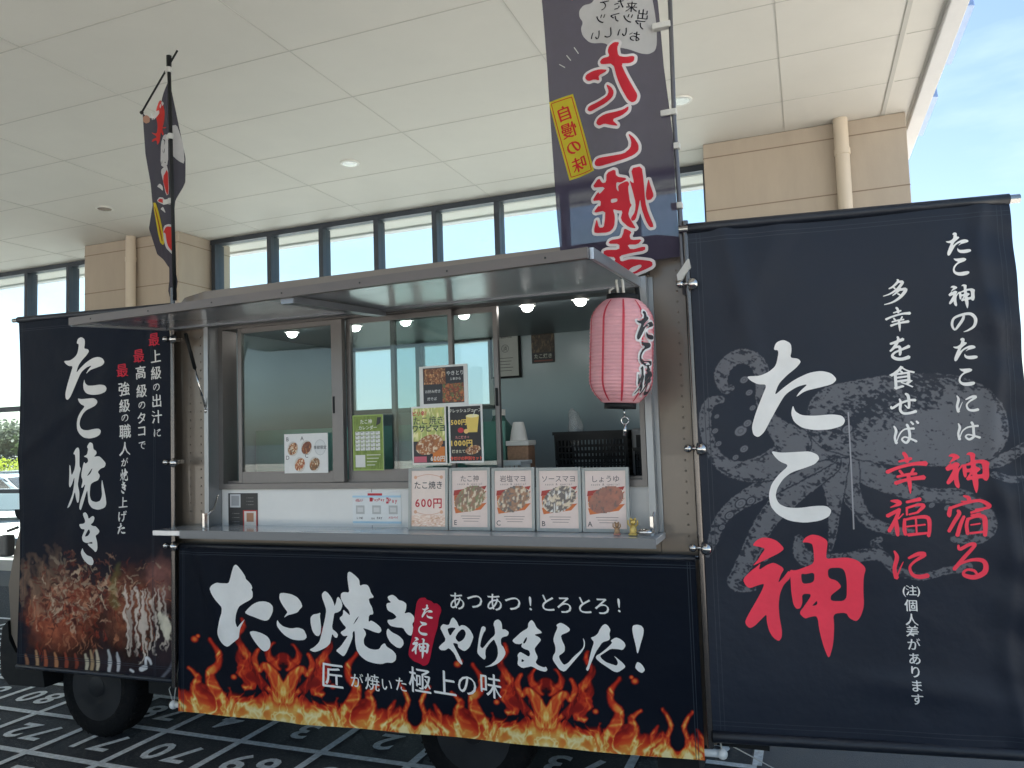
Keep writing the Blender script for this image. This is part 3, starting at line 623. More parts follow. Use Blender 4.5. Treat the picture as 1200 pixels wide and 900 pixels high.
# cab and running gear
bm = NB()
cabp = [(-3.07, .42), (-3.28, .42), (-3.34, .56), (-3.46, .66), (-3.65, .69), (-3.84, .66), (-3.95, .56), (-4.0, .42), (-4.20, .42), (-4.262, .52), (-4.268, .80), (-4.235, 1.02), (-4.12, 1.28), (-3.86, 1.72), (-3.76, 1.80), (-3.5, 1.86), (-3.07, 1.88)]
prism(bm, cabp, TY+.0, TB-.02); bmesh.ops.bevel(bm, geom=[e_ for e_ in bm.edges if abs(e_.verts[0].co.y-e_.verts[1].co.y) < 1e-6], offset=.02, segments=2, affect='EDGES')
cab = obj('cab', bm, taupe, t)
bm = NB(); prism(bm, [(-3.25, 1.16), (-4.05, 1.16), (-3.80, 1.66), (-3.25, 1.72)], TY-.004, TY+.006); obj('side_window', bm, cglass, cab)
bm = NB(); v = [bm.verts.new(p) for p in ((-4.135, TY+.1, 1.27), (-4.135, TB-.12, 1.27), (-3.865, TB-.16, 1.73), (-3.865, TY+.14, 1.73))]; v2 = [bm.verts.new(q.co+Vector((-.012, 0, .008))) for q in v]
bm.faces.new(v); bm.faces.new(v2[::-1])
for i in range(4): bm.faces.new((v[i], v[(i+1) % 4], v2[(i+1) % 4], v2[i]))
obj('windscreen', bm, cglass, cab)
bm = NB(); prism(bm, [(-3.96, .26), (-4.24, .25), (-4.305, .30), (-4.315, .44), (-4.30, .56), (-4.255, .60), (-4.245, .50), (-4.19, .43), (-3.99, .40)], TY-.012, TB-.01); obj('bumper', bm, black_pl, t)
for y in (TY+.14, TB-.3):
    bm = NB(); box(bm, -4.29, -4.24, y, y+.16, .72, .86, bev=.015); obj('headlight', bm, chrome, cab)
bm = NB(); box(bm, -4.30, -4.24, TY-.04, TY+.02, .96, 1.08, bev=.012); tube(bm, [(-4.22, TY+.02, 1.12), (-4.27, TY-.01, 1.10)], .008); obj('mirror', bm, mat('mirror_housing', (.1, .095, .09), .5), cab)
bm = NB(); box(bm, -3.28, -.44, TY+.05, TY+.2, .27, .37); box(bm, -3.28, -.44, TB-.2, TB-.05, .27, .37); box(bm, -3.02, XR-.02, TY+.02, TB-.02, .30, .338); box(bm, -.62, -.46, TY+.01, TB-.03, .20, .33); obj('chassis', bm, black_pl, t)
bm = NB(); box(bm, -.42, -.20, TY+.04, TY+.62, .33, .37); obj('step_plate', bm, black_pl, t)
def wheel(cx, yf, sgn):
    bm = NB(); c_ = (cx, yf, .272)
    lathe(bm, [(.175, .004), (.20, -.004), (.245, 0), (.262, .012), (.272, .03), (.272, .125), (.262, .143), (.2, .15), (.175, .145)], c_, 'y', 40)
    for k in range(40):
        a = 2*math.pi*k/40; x, z = cx+.270*math.cos(a), .272+.270*math.sin(a)
        tube(bm, [(x, yf+.02, z), (x, yf+.06, z)], .006, 4)
    ty = obj('tyre', bm, rubber, t, smooth=True)
    bm = NB(); lathe(bm, [(.178, .002), (.172, .012), (.160, .03), (.14, .045), (.10, .035), (.085, .02), (.06, .016), (.055, .0), (.03, -.004), (0, -.005)], c_, 'y', 32)
    for k in range(8): a = math.pi/8+k*math.pi/4; ball(bm, (cx+.122*math.cos(a), yf+.046, .272+.122*math.sin(a)), .021, 1, seg=10, sc=(1, .5, 1))
    rim = obj('wheel_rim', bm, [steel_d, black_pl], t, smooth=True)
    for k in range(4):
        a = math.pi/4+k*math.pi/2; bm = NB(); ball(bm, (cx+.075*math.cos(a), yf+.018, .272+.075*math.sin(a)), .013, seg=8); obj('wheel_nut', bm, chrome, rim, smooth=True)
for cx in (-3.645, -1.43):
    wheel(cx, TY+.045, 1); wheel(cx, TB-.19, 1)
# inside the kitchen
bm = NB(); box(bm, -1.62, XR-.07, 3.26, 3.95, 1.30, 1.335, bev=.004); box(bm, -1.6, XR-.08, 3.9, 3.93, .41, 1.299); obj('worktop', bm, alu, t)
bm = NB(); box(bm, -2.92, -1.40, 3.52, 3.53, 1.05, 1.62); obj('partition_panel', bm, mat('green_panel', (.20, .42, .36), .35, var=.06), t)

# ================================================================== BANNERS
def hem(s, u0, u1, v0, v1, d=(.03, .045), c=(.03, .038, .052)):
    for k in d:
        s.line([(u0+k, v0), (u0+k, v1)], .0011, c, .0006); s.line([(u1-k, v0), (u1-k, v1)], .0011, c, .0006)
        s.line([(u0, v1-k), (u1, v1-k)], .0011, c, .0007); s.line([(u0, v0+k), (u1, v0+k)], .0011, c, .0007)

# --- right banner
O = ony(806, 272, 2.985); s = Sheet(O, np.array([1.075, .135, 0.0]), (0, 0, 1))
RW, RH = s.at(1183, 232)[0], 0
vb = s.at(826, 858)[1]; vt = 0.0
def warp_r(u, v):
    g = lambda a: np.exp(-a*a)
    return .006*g((u-.35-.5*v)/.06)*sstep(-.8, -.1, v)*sstep(.02, .2, u) + .007*g((v+1.62+.12*u)/.05)*sstep(.3, .7, u) + .006*g((v+.9-.5*u)/.07)*sstep(.75, 1., u) + .014*g((u-.13-(v*-.18))/.045)*sstep(-.9, -.05, v) + .007*np.sin(u*9+v*3.1)*sstep(0, 1, u) + .006*np.sin(v*7+1.3+u*2) + .010*g((u-1.02-.02*np.sin(v*9))/.03) + .004*np.sin(v*31+u*14)*sstep(.85, 1.1, u)
s.warp = warp_r
rb = thing('hanging_banner', tuple(O+np.array([.5, .05, -1.9])), 'tall black banner with a grey octopus behind white and red lettering, right of the hatch', 'banner', 'brush lettered vinyl banners on the truck')
octo = [
 [(985, 490, 40), (1040, 492, 52), (1100, 492, 54), (1128, 496, 50), (1140, 502, 42)],
 [(1000, 500, 34), (950, 520, 22), (905, 545, 17), (868, 552, 11), (842, 540, 8), (830, 515, 7), (826, 490, 7), (832, 472, 6), (845, 468, 4)],
 [(930, 520, 20), (905, 495, 9), (893, 470, 7), (894, 446, 8), (888, 426, 9), (872, 417, 8), (854, 424, 8), (845, 440, 8), (849, 456, 5), (858, 454, 3)],
 [(960, 525, 24), (905, 566, 13), (864, 590, 9), (843, 612, 7), (836, 632, 6), (829, 650, 3)],
 [(965, 540, 20), (925, 580, 14), (897, 612, 12), (882, 642, 11), (868, 668, 9), (858, 682, 6), (868, 690, 4), (884, 690, 2)],
 [(975, 540, 20), (978, 578, 11), (977, 610, 6), (975, 632, 4), (973, 644, 2)],
 [(985, 545, 22), (1000, 585, 10), (1020, 612, 7), (1050, 622, 5), (1070, 622, 2)],
 [(1000, 540, 20), (1040, 566, 12), (1085, 580, 8), (1125, 582, 9), (1150, 596, 8), (1160, 615, 9), (1148, 630, 7), (1118, 632, 4)],
 [(936, 632, 5), (938, 648, 8), (950, 656, 9), (985, 656, 7), (1015, 650, 7), (1035, 652, 6), (1050, 668, 5), (1080, 676, 4), (1105, 670, 4), (1135, 664, 5)],
 [(1030, 645, 5), (1024, 636, 4), (1032, 632, 3)],
 [(1150, 540, 9), (1172, 540, 7), (1194, 528, 6), (1202, 522, 4)], [(1165, 556, 4), (1185, 562, 4), (1202, 560, 3)],
]
def img_r(x, y, u, v):
    base = np.array((.009, .014, .027)); im = np.zeros(x.shape+(3,))+base
    nse = fbm(x/2.4, y/2.4, 3); n2 = fbm(x/6+3, y/4.5+8, 3); n3 = fbm((x+y*.5)/5+13, (y-x*.5)/2.2+8, 3); GR = np.array((.118, .121, .138))
    for k in (11, 10, 9, 8, 7, 6, 5, 4, 3, 1, 2, 0):
        d = ribbon(x, y, smooth_pts(octo[k], 3))+(nse-.5)*2.6
        im = over(im, (1-sstep(.9, 2.4, d)), base)
        a = 1-sstep(-.5, .6, d)
        fl = np.exp(-((d+2.2)/2.0)**2)*.55+np.exp(-((d+6.0)/3.0)**2)*.28
        if k == 0: fl = fl+np.exp(-((x-1045)/80)**2-((y-470-.28*(1045-x))/24)**2)*1.1+np.exp(-((x-990)/30)**2-((y-505)/20)**2)*.5
        dark = sstep(.0, .10, (n2*.45+n3*.55)-(.64-.30*np.clip(fl, 0, 1)))
        im = over(im, a*(1-.92*dark), GR)
    for cx, cyy, rr in ((872, 445, 4), (878, 460, 3.4), (882, 478, 3), (868, 505, 6), (876, 496, 4), (872, 526, 4), (862, 536, 3), (838, 505, 3), (842, 520, 3), (840, 488, 2.4), (868, 590, 5), (880, 587, 4), (855, 604, 4), (846, 618, 3), (993, 503, 5), (1075, 592, 3), (1092, 592, 3), (1110, 595, 3), (905, 640, 3), (897, 655, 3), (955, 652, 2.5), (970, 652, 2.5), (990, 651, 2)):
        r_ = np.hypot((x-cx)*.9+.3*(y-cyy), y-cyy); im = over(im, sstep(rr+1.8, rr+.6, r_), base); im = over(im, sstep(rr+.4, rr-.5, r_), GR*1.12); im = over(im, np.exp(-((r_-rr*.45)/.6)**2)*.5, base)
    return im
def fu_r(a, b_):
    return a*RW*(1+.012*(1-b_)*0)+.0*a, vb+(vt-vb)*b_ + .0*a
s.grid(fu_r, 430, 740, img_r)
for ch, x, y, sz in (('た', 931, 454, 114), ('こ', 936, 570, 85)): s.text(ch, x, y, sz, WHITE, .0012)
s.text('神', 943, 699, 146, lin(244, 62, 84), .0012, sx=1.0)
for ch, x, y in zip('多幸を食せば', (47, 57, 63, 70, 73, 82), (30, 110, 195, 280, 358, 442)): s.text(ch, 1030+x*.4, 330+y*.4, 29, WHITE, .0012, .018, rise=0 if ch in BRUSH else .10, nib=.035)
for ch, x, y in zip('幸福に', (82, 85, 92), (560, 690, 830)): s.text(ch, 1030+x*.4, 330+y*.4, 49 if ch != 'に' else 40, lin(244, 62, 84), .0012)
for ch, x, y in zip('たこ神のたこには', (65, 72, 75, 80, 85, 90, 92, 95), (55, 112, 185, 247, 312, 380, 445, 512)): s.text(ch, 1090+x*.4787, 260+y*.4787, {'神': 29, 'こ': 21, 'に': 24, 'は': 24}.get(ch, 27), WHITE, .0012)
for ch, x, y in zip('神宿る', (92, 95, 98), (615, 720, 830)): s.text(ch, 1090+x*.4787, 260+y*.4787, 49 if ch != 'る' else 44, lin(244, 62, 84), .0012)
for ch, x, y in zip('(注)個人差があります', (778, 803, 828, 803, 805, 808, 812, 815, 817, 820, 822), (215, 215, 215, 268, 318, 360, 405, 455, 500, 548, 595)): s.text(ch, 800+x/3, 620+y/3, 15 if ch not in '(注)' else 13, WHITE, .0012, -.012, nib=.028)
hem(s, 0, RW, vb, vt)
s.line([s.at(994, 483), s.at(997, 550), s.at(1000, 620)], .0025, (.3, .3, .32), .0012)
s.mesh('banner_cloth', vinyl_m, rb)
bm = NB(); a, c_ = s.p3(-.035, .012), s.p3(RW+.035, .012); tube(bm, [a, c_], .016, 14); obj('banner_rod', bm, chrome, rb)
bm = NB(); a, c_ = s.p3(.0, .012), s.p3(RW, .012); tube(bm, [a+(c_-a)*k/8 for k in range(9)], .020, 14); obj('rod_sleeve', bm, mat('black_vinyl', (.008, .011, .019), .45, var=.15, bump=.3, bscale=12), rb)
bm = NB(); a, c_ = s.p3(.0, vb-.012), s.p3(RW, vb-.012); tube(bm, [a+(c_-a)*k/8 for k in range(9)], .022, 14); obj('rod_sleeve', bm, mat('black_vinyl', (.008, .011, .019), .45, var=.15, bump=.3, bscale=12), rb)
bm = NB(); tube(bm, [s.p3(.0, vb-.01), onz(915, 905, .03)], .0025, 6); obj('tie_rope', bm, rope_m, rb)

# --- lower banner
s = Sheet(ony(210, 641, 2.99), (1, 0, 0), (0, 0, 1)); O = s.O
lb = thing('flame_banner', tuple(O+np.array([1.3, .05, -1.0])), 'wide black banner with flames and white brush lettering under the serving counter', 'banner', 'brush lettered vinyl banners on the truck')
cTL, cTR, cBL, cBR = [np.array(s.at(*p)) for p in ((210, 641), (815, 656), (208, 834), (826, 892))]
def warp_l(u, v):
    g = lambda a: np.exp(-a*a)
    return .020*g((u-.20+.35*(v+.2))/.05)*sstep(-.75, -.1, v) + .006*g((u-1.2-.6*v)/.06) + .005*g((v+.5+.08*u)/.05)*sstep(1.2, 2, u) + .005*np.sin(u*5+v*3) + .004*np.sin(u*13-v*5)*sstep(-.2, -.8, v) + .005*g((u-2.3-.3*v)/.08)
s.warp = warp_l
HM = np.array([[0, 72], [12, 84], [24, 56], [38, 78], [48, 114], [60, 72], [75, 48], [90, 38], [106, 30], [120, 20], [135, 34], [145, 18], [154, 16]], float)*[1, .9]
def img_l(x, y, u, v):
    im = np.zeros(x.shape+(3,))+np.array(NAVY)*.9
    m = np.abs(((x-332+154) % 308)-154); h = 833+(x-208)*.0955-y
    w1, w2 = fbm(m/26, h/30, 3)-.5, fbm(m/26+50, h/34+7, 3)-.5
    wx = m+26*w1; wh = h+30*w2
    Hh = np.interp(np.clip(wx, 0, 154), HM[:, 0], HM[:, 1]); body = 1-wh/Hh
    # curling filaments: ridges of a strongly warped field, lying along the flame
    c1 = fbm((wx+34*w2)/15+11, (wh-20*w1)/26+3, 3); rid = np.clip(1-np.abs(c1-.5)*7.5, 0, 1)
    c2 = fbm((wx+20*w2)/8+31, (wh-14*w1)/15+3, 3); rid2 = np.clip(1-np.abs(c2-.5)*9, 0, 1)
    void = sstep(.50, .66, fbm((wx+20*w2)/15+70, wh/22+2, 3))*sstep(12, 40, h)
    inside = sstep(-.04, .22, body)
    q = inside*(.24+.26*np.clip(body, 0, 1)+.20*(fbm(wx/17+5, wh/20+90, 3)-.35)) + (rid**1.6*.36+rid2**1.5*.26)*sstep(-.10, .25, body)*(.45+.7*np.clip(body, 0, 1)) - void*.80
    q = q+.24*np.exp(-(m/20)**2)*sstep(62, 8, h)*inside + .10*sstep(26, 4, h)
    q = q*(.83+.30*sstep(40, 4, h))*(.72+.5*fbm(m/13+77, h/16+3, 2)) - .18*sstep(.52, .62, fbm(m/30+9, h*0+4.0, 2))*sstep(20, 8, h)
    for ex_, eh, rr in ((58, 46, 3.5), (104, 86, 4.2), (100, 90, 2.6)):
        q = np.maximum(q, .66*np.exp(-(((m-ex_)/rr)**2+((h-eh)/(rr*.9))**2)**1.5))
    for pts, lv in (([(0, 8, 8), (3, 34, 9), (12, 54, 6), (22, 62, 3.5), (30, 56, 2), (34, 70, 2.5), (28, 80, 1)], .62), ([(5, 64, 4), (15, 72, 3.5), (17, 84, 1.5), (11, 90, .6)], .50), ([(0, 74, 6), (8, 70, 4)], .42), ([(4, 30, 5), (20, 38, 3.5), (33, 52, 3.5), (42, 74, 3.5), (54, 92, 3), (46, 104, 2), (50, 114, .8)], .36),
                    ([(66, 8, 7), (80, 30, 6), (84, 48, 4.5), (74, 60, 3), (76, 74, 2.4), (88, 86, 1)], .60), ([(96, 6, 6), (104, 26, 4.5), (98, 40, 3), (110, 50, 1.2)], .52), ([(150, 4, 3), (141, 22, 2.6), (147, 38, 2), (137, 56, 1)], .62), ([(128, 4, 4), (122, 20, 3), (130, 34, 1.2)], .55)):
        dd = ribbon(m+5*w1*2+2.5*(fbm(m/6, h/8)-.5), h+6*w2, smooth_pts(pts, 4)); q = np.maximum(q, (lv+.30*(rid-.3)+.2*(rid2-.3))*(1-sstep(-1.6, 3.0, dd)))
    q = q*(1-.75*np.exp(-((m-3)/3.5)**2-((h-64)/3.5)**2))*(1-.5*np.exp(-((m-9)/2.5)**2-((h-74)/2.5)**2))
    q = np.clip(q, 0, 1.15)
    stops = np.array([0, .14, .28, .42, .56, .70, .86, 1.1]); cols = np.array([lin(2, 8, 18), lin(54, 12, 14), lin(128, 26, 22), lin(182, 44, 28), lin(204, 82, 40), lin(212, 132, 58), lin(222, 182, 98), lin(232, 216, 160)])
    fl = np.stack([np.interp(q, stops, cols[:, k]) for k in range(3)], -1)
    a = sstep(.03, .18, q)
    return im*(1-a[..., None])+fl*a[..., None]
def fu_l(a, b_):
    b2 = b_[..., None]; a2 = a[..., None]; p = (cBL*(1-a2)+cBR*a2)*(1-b2)+(cTL*(1-a2)+cTR*a2)*b2; return p[..., 0], p[..., 1]
s.grid(fu_l, 760, 250, img_l)
A_ = lambda q: P(q, 240, 660, .12218); B_ = lambda q: P(q, 360, 660, .14444); C_ = lambda q: P(q, 510, 715, .10833); D_ = lambda q: P(q, 640, 715, .10833)
BIG = [
 [A_('305,10 330,30 365,75 395,120 402,150 430,175 455,205 465,235 455,250 468,275 468,325 440,352 390,378 340,408 322,440 305,490 298,560 318,618 345,580 395,530 370,575 348,620 338,665 335,715 290,750 235,798 200,785 160,745 135,690 133,650 150,590 165,520 178,470 178,420 150,380 115,330 90,280 75,235 90,205 125,182 165,190 235,192 250,150 270,70 285,25')],
 [A_('390,472 425,430 470,390 520,366 580,362 630,378 660,410 662,455 645,500 620,540 590,550 550,540 480,512 430,495')],
 [A_('435,655 480,645 550,665 605,695 632,730 640,770 632,810 605,838 575,842 540,815 500,765 465,715')],
 [A_('725,285 770,283 840,298 890,325 925,370 940,415 915,440 895,470 850,485 805,495 765,522 780,495 800,468 780,440 745,390 720,335')],
 [A_('705,540 720,570 760,605 830,625 900,615 955,635 985,705 960,735 900,738 840,728 780,695 735,650 700,600 697,565')],
 [B_('28,440 50,415 85,410 108,400 103,430 110,480 115,520 110,570 95,592 70,585 45,550 30,490')],
 [B_('118,250 140,225 165,240 195,280 215,325 220,350 232,320 238,285 250,272 275,305 285,345 270,385 245,400 218,405 212,450 200,530 240,560 255,580 245,605 225,600 205,570 195,620 190,650 160,680 100,710 60,720 20,700 60,680 100,640 112,600 125,540 145,450 155,380 135,320 120,280')],
 [B_('325,75 345,70 385,100 420,135 425,185 455,172 490,175 508,200 520,240 545,278 500,285 508,325 525,355 537,415 500,420 495,480 515,465 550,485 590,520 600,550 580,570 540,560 495,540 450,525 470,555 475,580 455,620 460,665 500,695 545,705 580,700 600,665 625,650 640,680 690,710 718,745 715,790 685,812 640,808 600,822 540,815 480,795 430,755 400,705 390,640 390,570 385,545 372,560 372,600 350,660 320,730 300,755 270,730 240,705 280,670 320,610 335,585 300,590 270,560 310,535 320,520 290,490 258,445 290,420 290,375 320,400 350,425 340,385 300,345 270,290 270,250 290,235 340,240 330,180 322,120'), B_('375,500 400,450 425,425 400,470')],
 [B_('650,270 690,255 720,275 740,300 775,308 805,330 800,380 785,410 830,398 865,430 870,470 850,490 860,530 845,590 820,585 795,560 775,525 720,522 670,510 648,480 650,460 690,460 725,440 700,410 650,385 638,345 645,325 680,320 655,295')],
 [B_('650,528 680,560 740,590 775,625 780,660 755,692 720,685 670,645 645,600 638,560')],
 [C_('55,190 85,148 130,160 155,155 175,95 200,75 240,120 255,160 265,175 290,158 330,165 380,205 420,280 405,330 375,400 325,443 290,430 250,400 248,362 190,350 230,430 270,510 300,580 285,590 240,545 210,470 150,405 110,435 60,432 38,405 60,375 120,325 80,240'), C_('135,200 180,185 230,192 200,225 165,280 145,240'), C_('218,298 250,240 290,203 320,210 338,250 320,300 290,330 255,345')],
 [C_('505,185 525,168 552,185 550,215 530,240 510,290 495,350 490,390 515,412 540,385 600,310 655,262 650,190 635,150 650,110 685,95 715,115 728,150 730,205 765,203 805,235 790,275 735,287 715,310 718,370 745,395 770,460 740,520 690,570 620,605 530,617 600,590 660,540 685,480 680,400 655,340 640,310 590,360 550,420 545,470 552,510 535,537 480,490 457,455 465,390 475,310 490,240')],
 [C_('1045,100 1075,130 1100,185 1150,225 1160,245 1085,258 1085,268 1130,290 1152,320 1110,370 1080,410 1090,450 1118,505 1090,560 1120,590 1180,615 1205,605 1222,640 1200,662 1130,645 1050,600 1010,610 950,622 895,585 905,520 895,480 925,445 970,470 1020,500 1035,470 1020,430 970,415 935,390 950,350 920,365 870,358 838,325 880,285 940,230 1010,190 1010,140'), C_('955,350 980,300 1000,285 995,325 970,360'), C_('940,520 975,542 940,560')],
 [D_('110,160 155,132 205,155 255,195 258,220 230,240 160,268 175,325 205,385 205,440 185,460 140,490 155,535 195,590 240,570 300,500 370,440 405,400 410,350 398,305 408,308 422,345 418,400 390,450 330,520 270,590 205,665 150,640 110,585 75,530 80,490 105,450 105,390 80,320 95,260 128,185')],
 [D_('485,295 520,285 560,255 585,200 610,165 640,148 670,165 698,210 685,255 695,300 680,325 610,345 570,405 540,450 510,520 480,590 465,640 450,657 432,635 455,590 475,500 495,420 520,345 495,315')],
 [D_('697,328 755,292 800,308 845,345 862,385 830,432 780,420 700,415 640,455 585,490 600,520 650,560 720,585 765,600 780,570 765,530 732,488 785,530 830,570 858,605 850,625 780,672 730,660 660,610 590,565 540,520 545,490 590,465 660,410 720,350')],
 [D_('940,165 985,157 1030,170 1055,205 1050,270 1020,370 995,465 983,468 970,390 940,270 930,200')], [D_('985,560 1020,575 1050,610 1070,650 1040,683 1000,665 962,625 970,590')],
]
for pl in BIG: s.px(pl, WHITE, .0014)
s.px([P('165,140 200,95 260,92 275,115 320,125 350,155 380,150 420,185 430,230 400,310 390,400 360,490 330,610 310,720 290,790 240,818 190,785 130,765 75,710 80,640 110,530 130,380 150,240', 470, 690, .11111)], lin(176, 30, 54), .0022)
for ch, x, y, z in (('た', 282, 240, 150), ('こ', 235, 420, 145), ('神', 205, 625, 220)): s.text(ch, 470+x*.11111, 690+y*.11111, z*.11111, WHITE, .0030, rot=R(-8))
for ch, x, y in zip('あつあつ!とろとろ!', (187, 257, 333, 405, 473, 540, 605, 683, 752, 818), (213, 212, 217, 220, 222, 220, 228, 230, 233, 230)): s.text(ch, 480+x*.3, 640+y*.3, 23, WHITE, .0014, -.004, slant=-.03, nib=.022)
for ch, x, y, z in zip('匠が焼いた極上の味', (108, 250, 343, 430, 520, 637, 790, 925, 1070), (135, 170, 182, 195, 195, 170, 185, 195, 200), (168, 95, 108, 90, 95, 168, 170, 150, 160)): s.text(ch, 370+x*.19167, 765+y*.19167, z*.19167, WHITE, .0014, -.004, rise=-.06, nib=.022)
for k in (.022, .032):
    c1 = (.035, .045, .06)
    s.line([tuple(cTL-[0, k]), tuple(cTR-[0, k])], .0012, c1, .0007); s.line([tuple(cTL+[k, 0]), tuple(cBL+[k, 0])], .0012, c1, .0007); s.line([tuple(cTR-[k, 0]), tuple(cBR-[k, 0])], .0012, c1, .0008)
s.mesh('banner_cloth', matte_m, lb)
bm = NB(); a, c_ = s.p3(*(cBL+[-.07, .012])), s.p3(*(cBR+[.06, .014])); a = a+[0, .045, 0]; c_ = c_+[0, .045, 0]; tube(bm, [a, c_], .013, 12); ball(bm, a, .022, seg=10); ball(bm, c_, .020, seg=10); obj('banner_rod', bm, white_pl, lb)
bm = NB(); tube(bm, [a, a+np.array([.05, .01, .36])], .003, 6); obj('tie_rope', bm, rope_m, lb); bm = NB(); tube(bm, [a, a+np.array([-.09, .06, .05]), a+np.array([-.06, .1, .12])], .0025, 6); obj('tie_rope', bm, rope_m, lb); bm = NB(); tube(bm, [c_, c_+np.array([-.02, .0, .16])], .003, 6); obj('tie_rope', bm, rope_m, lb)
bm = NB(); a, c_ = s.p3(*(cTL+[-.04, .006])), s.p3(*(cTR+[.035, .006])); tube(bm, [a+[0, .012, 0], c_+[0, .012, 0]], .008, 10); obj('top_rod', bm, chrome, lb)
bm = NB(); a, c_ = s.p3(*(cTL+[0, .004])), s.p3(*(cTR+[0, .004])); tube(bm, [a+(c_-a)*k/6+[0, .008, 0] for k in range(7)], .014, 12); obj('rod_sleeve', bm, MATS['black_vinyl'], lb)

# --- left banner
s = Sheet(ony(22, 378, 2.97), np.array([1.0, .02, 0]), (0, 0, 1)); O = s.O
tb = thing('tall_banner', tuple(O+np.array([.55, .05, -1.9])), 'tall black banner with a takoyaki photograph at its foot, hanging over the cab', 'banner', 'brush lettered vinyl banners on the truck')
dTL, dTR, dBL, dBR = [np.array(s.at(*p)) for p in ((22, 378), (200, 385), (22, 779), (205, 797))]
dTR[1] = dTL[1]-.02
s.warp = lambda u, v: .006*np.sin(u*6+v*2.3)+.005*np.sin(v*6+u*3)+.006*np.exp(-((u-.75-.25*v)/.07)**2)+.009*np.exp(-((v+.75-.6*u)/.06)**2)
def img_t(x, y, u, v):
    im = np.zeros(x.shape+(3,))+np.array(NAVY)*1.1
    n1 = fbm(x/18, y/18, 4); n2 = fbm(x/5+9, y/7, 4); X0, Y0 = x, y
    x = X0+9*(fbm(X0/9+3, Y0/12, 3)-.5)+5*(fbm(X0/3.5+21, Y0/5+8, 3)-.5); y = Y0+9*(fbm(X0/9+33, Y0/12+5, 3)-.5)+5*(fbm(X0/3.5+61, Y0/5+48, 3)-.5)
    im = over(im, sstep(585, 700, y+46*(n1-.5))*.55*sstep(10, 70, x), lin(62, 44, 44))
    im = over(im, sstep(770, 800, y+10*(n1-.5))*.8, lin(16, 20, 30))
    def blob(cx, cyy, rx, ry, c0, c1):
        nonlocal im
        d = np.hypot((x-cx)/rx, (y-cyy)/ry)+.35*(n1-.5)+.25*(n2-.5); a = 1-sstep(.62, 1.12, d)
        cc = np.array(c0)[None, None]*(1-n2[..., None])+np.array(c1)[None, None]*n2[..., None]; cc = cc*np.clip(1.25-1.05*np.hypot((x-cx+rx*.2)/rx, (y-cyy+ry*.35)/ry)**2, .12, 1.2)[..., None]; im = im*(1-a[..., None])+cc*a[..., None]
    blob(190, 690, 26, 44, lin(92, 60, 58), lin(150, 100, 88)); blob(154, 722, 42, 60, lin(60, 26, 22), lin(150, 92, 66)); blob(76, 728, 50, 58, lin(96, 34, 24), lin(196, 110, 76))
    rg = np.random.RandomState(5)
    def stroke(pts, c, al=.9, soft=1.3):
        nonlocal im, x, y
        xs = [p[0] for p in pts]; ys = [p[1] for p in pts]; mk = (x > min(xs)-8) & (x < max(xs)+8) & (y > min(ys)-8) & (y < max(ys)+8)
        if not mk.any(): return
        d = ribbon(x[mk], y[mk], smooth_pts(pts, 3)); a = al*(1-sstep(-soft*.6, soft*.7, d)); im[mk] = im[mk]*(1-a[:, None])+np.array(c)*a[:, None]
    for k in range(34):                                     # soft pale noodles, far left
        x0 = 26+rg.rand()*50; y0 = 655+rg.rand()*40-(x0-26)*.5; stroke([(x0, y0, 2.2), (x0+3*rg.randn(), y0+18, 2.4), (x0+5*rg.randn(), y0+45, 1.5)], np.array(lin(150, 118, 96))*(.4+.6*rg.rand()), .5, 2.5)
    for k in range(520):                                    # bonito shavings
        if rg.rand() < .62: cx, cyy = 84+21*rg.randn(), 698+20*rg.randn()
        else: cx, cyy = 130+34*rg.randn(), 690+18*rg.randn()
        an = rg.rand()*6.28; l = 2+5*rg.rand(); b0 = rg.randn()*1.5
        c = np.array(lin(*[(204, 160, 130), (170, 104, 80), (214, 188, 160), (120, 54, 40), (140, 72, 54), (80, 36, 30)][rg.randint(6)]))*(.4+.6*rg.rand())
        stroke([(cx-l*math.cos(an), cyy-l*math.sin(an), .5), (cx+b0, cyy+b0, .6+1.3*rg.rand()**2), (cx+l*math.cos(an), cyy+l*math.sin(an), .4)], c, .75, 1)
    for k in range(150):                                    # red glaze drips and glints
        cx = 32+rg.rand()*150; cyy = 700+rg.rand()*58; l = 4+16*rg.rand(); stroke([(cx, cyy, .3), (cx+1.5*rg.randn(), cyy+l*.5, .4+.8*rg.rand()), (cx+2*rg.randn(), cyy+l, .3)], np.array(lin(*[(150, 56, 36), (206, 136, 100), (70, 24, 18), (110, 40, 26)][rg.randint(4)]))*(.6+.5*rg.rand()), .6, 1.2)
    for x0, dx in ((150, -4), (156, -6), (161, -2), (166, 0), (170, 2), (175, 1), (180, 3), (186, 6), (192, 4), (159, 3)):   # mayonnaise
        y0 = 684+8*rg.rand(); stroke([(x0, y0, .6), (x0+dx*.5+1.5*rg.randn(), y0+30, 1.1+.9*rg.rand()), (x0+dx+1.5*rg.randn(), y0+52+24*rg.rand(), 1.2), (x0+dx-1, y0+70+16*rg.rand(), .5)], np.array(lin(222, 206, 192))*(.5+.5*rg.rand()), .85, 1.2)
    stroke([(188, 722, 4), (196, 736, 7), (198, 746, 4)], lin(214, 206, 186), .9, 2); stroke([(140, 660, 3), (132, 690, 4), (136, 712, 3)], lin(120, 116, 62), .45, 4)
    for x0, c in ((30, (160, 110, 80)), (42, (190, 150, 110)), (52, (170, 90, 60)), (64, (190, 130, 90)), (76, (150, 70, 50)), (88, (150, 70, 50)), (100, (208, 196, 170)), (106, (190, 160, 120)), (113, (214, 198, 170)), (127, (206, 206, 206)), (137, (206, 206, 210))):
        x, y = X0+2*(n2-.5), Y0
        stroke([(x0, 762+6*rg.rand(), 1), (x0+2, 776, 2), (x0+1, 784+4*rg.rand(), 1.6)], lin(*c), .8, 1.4)
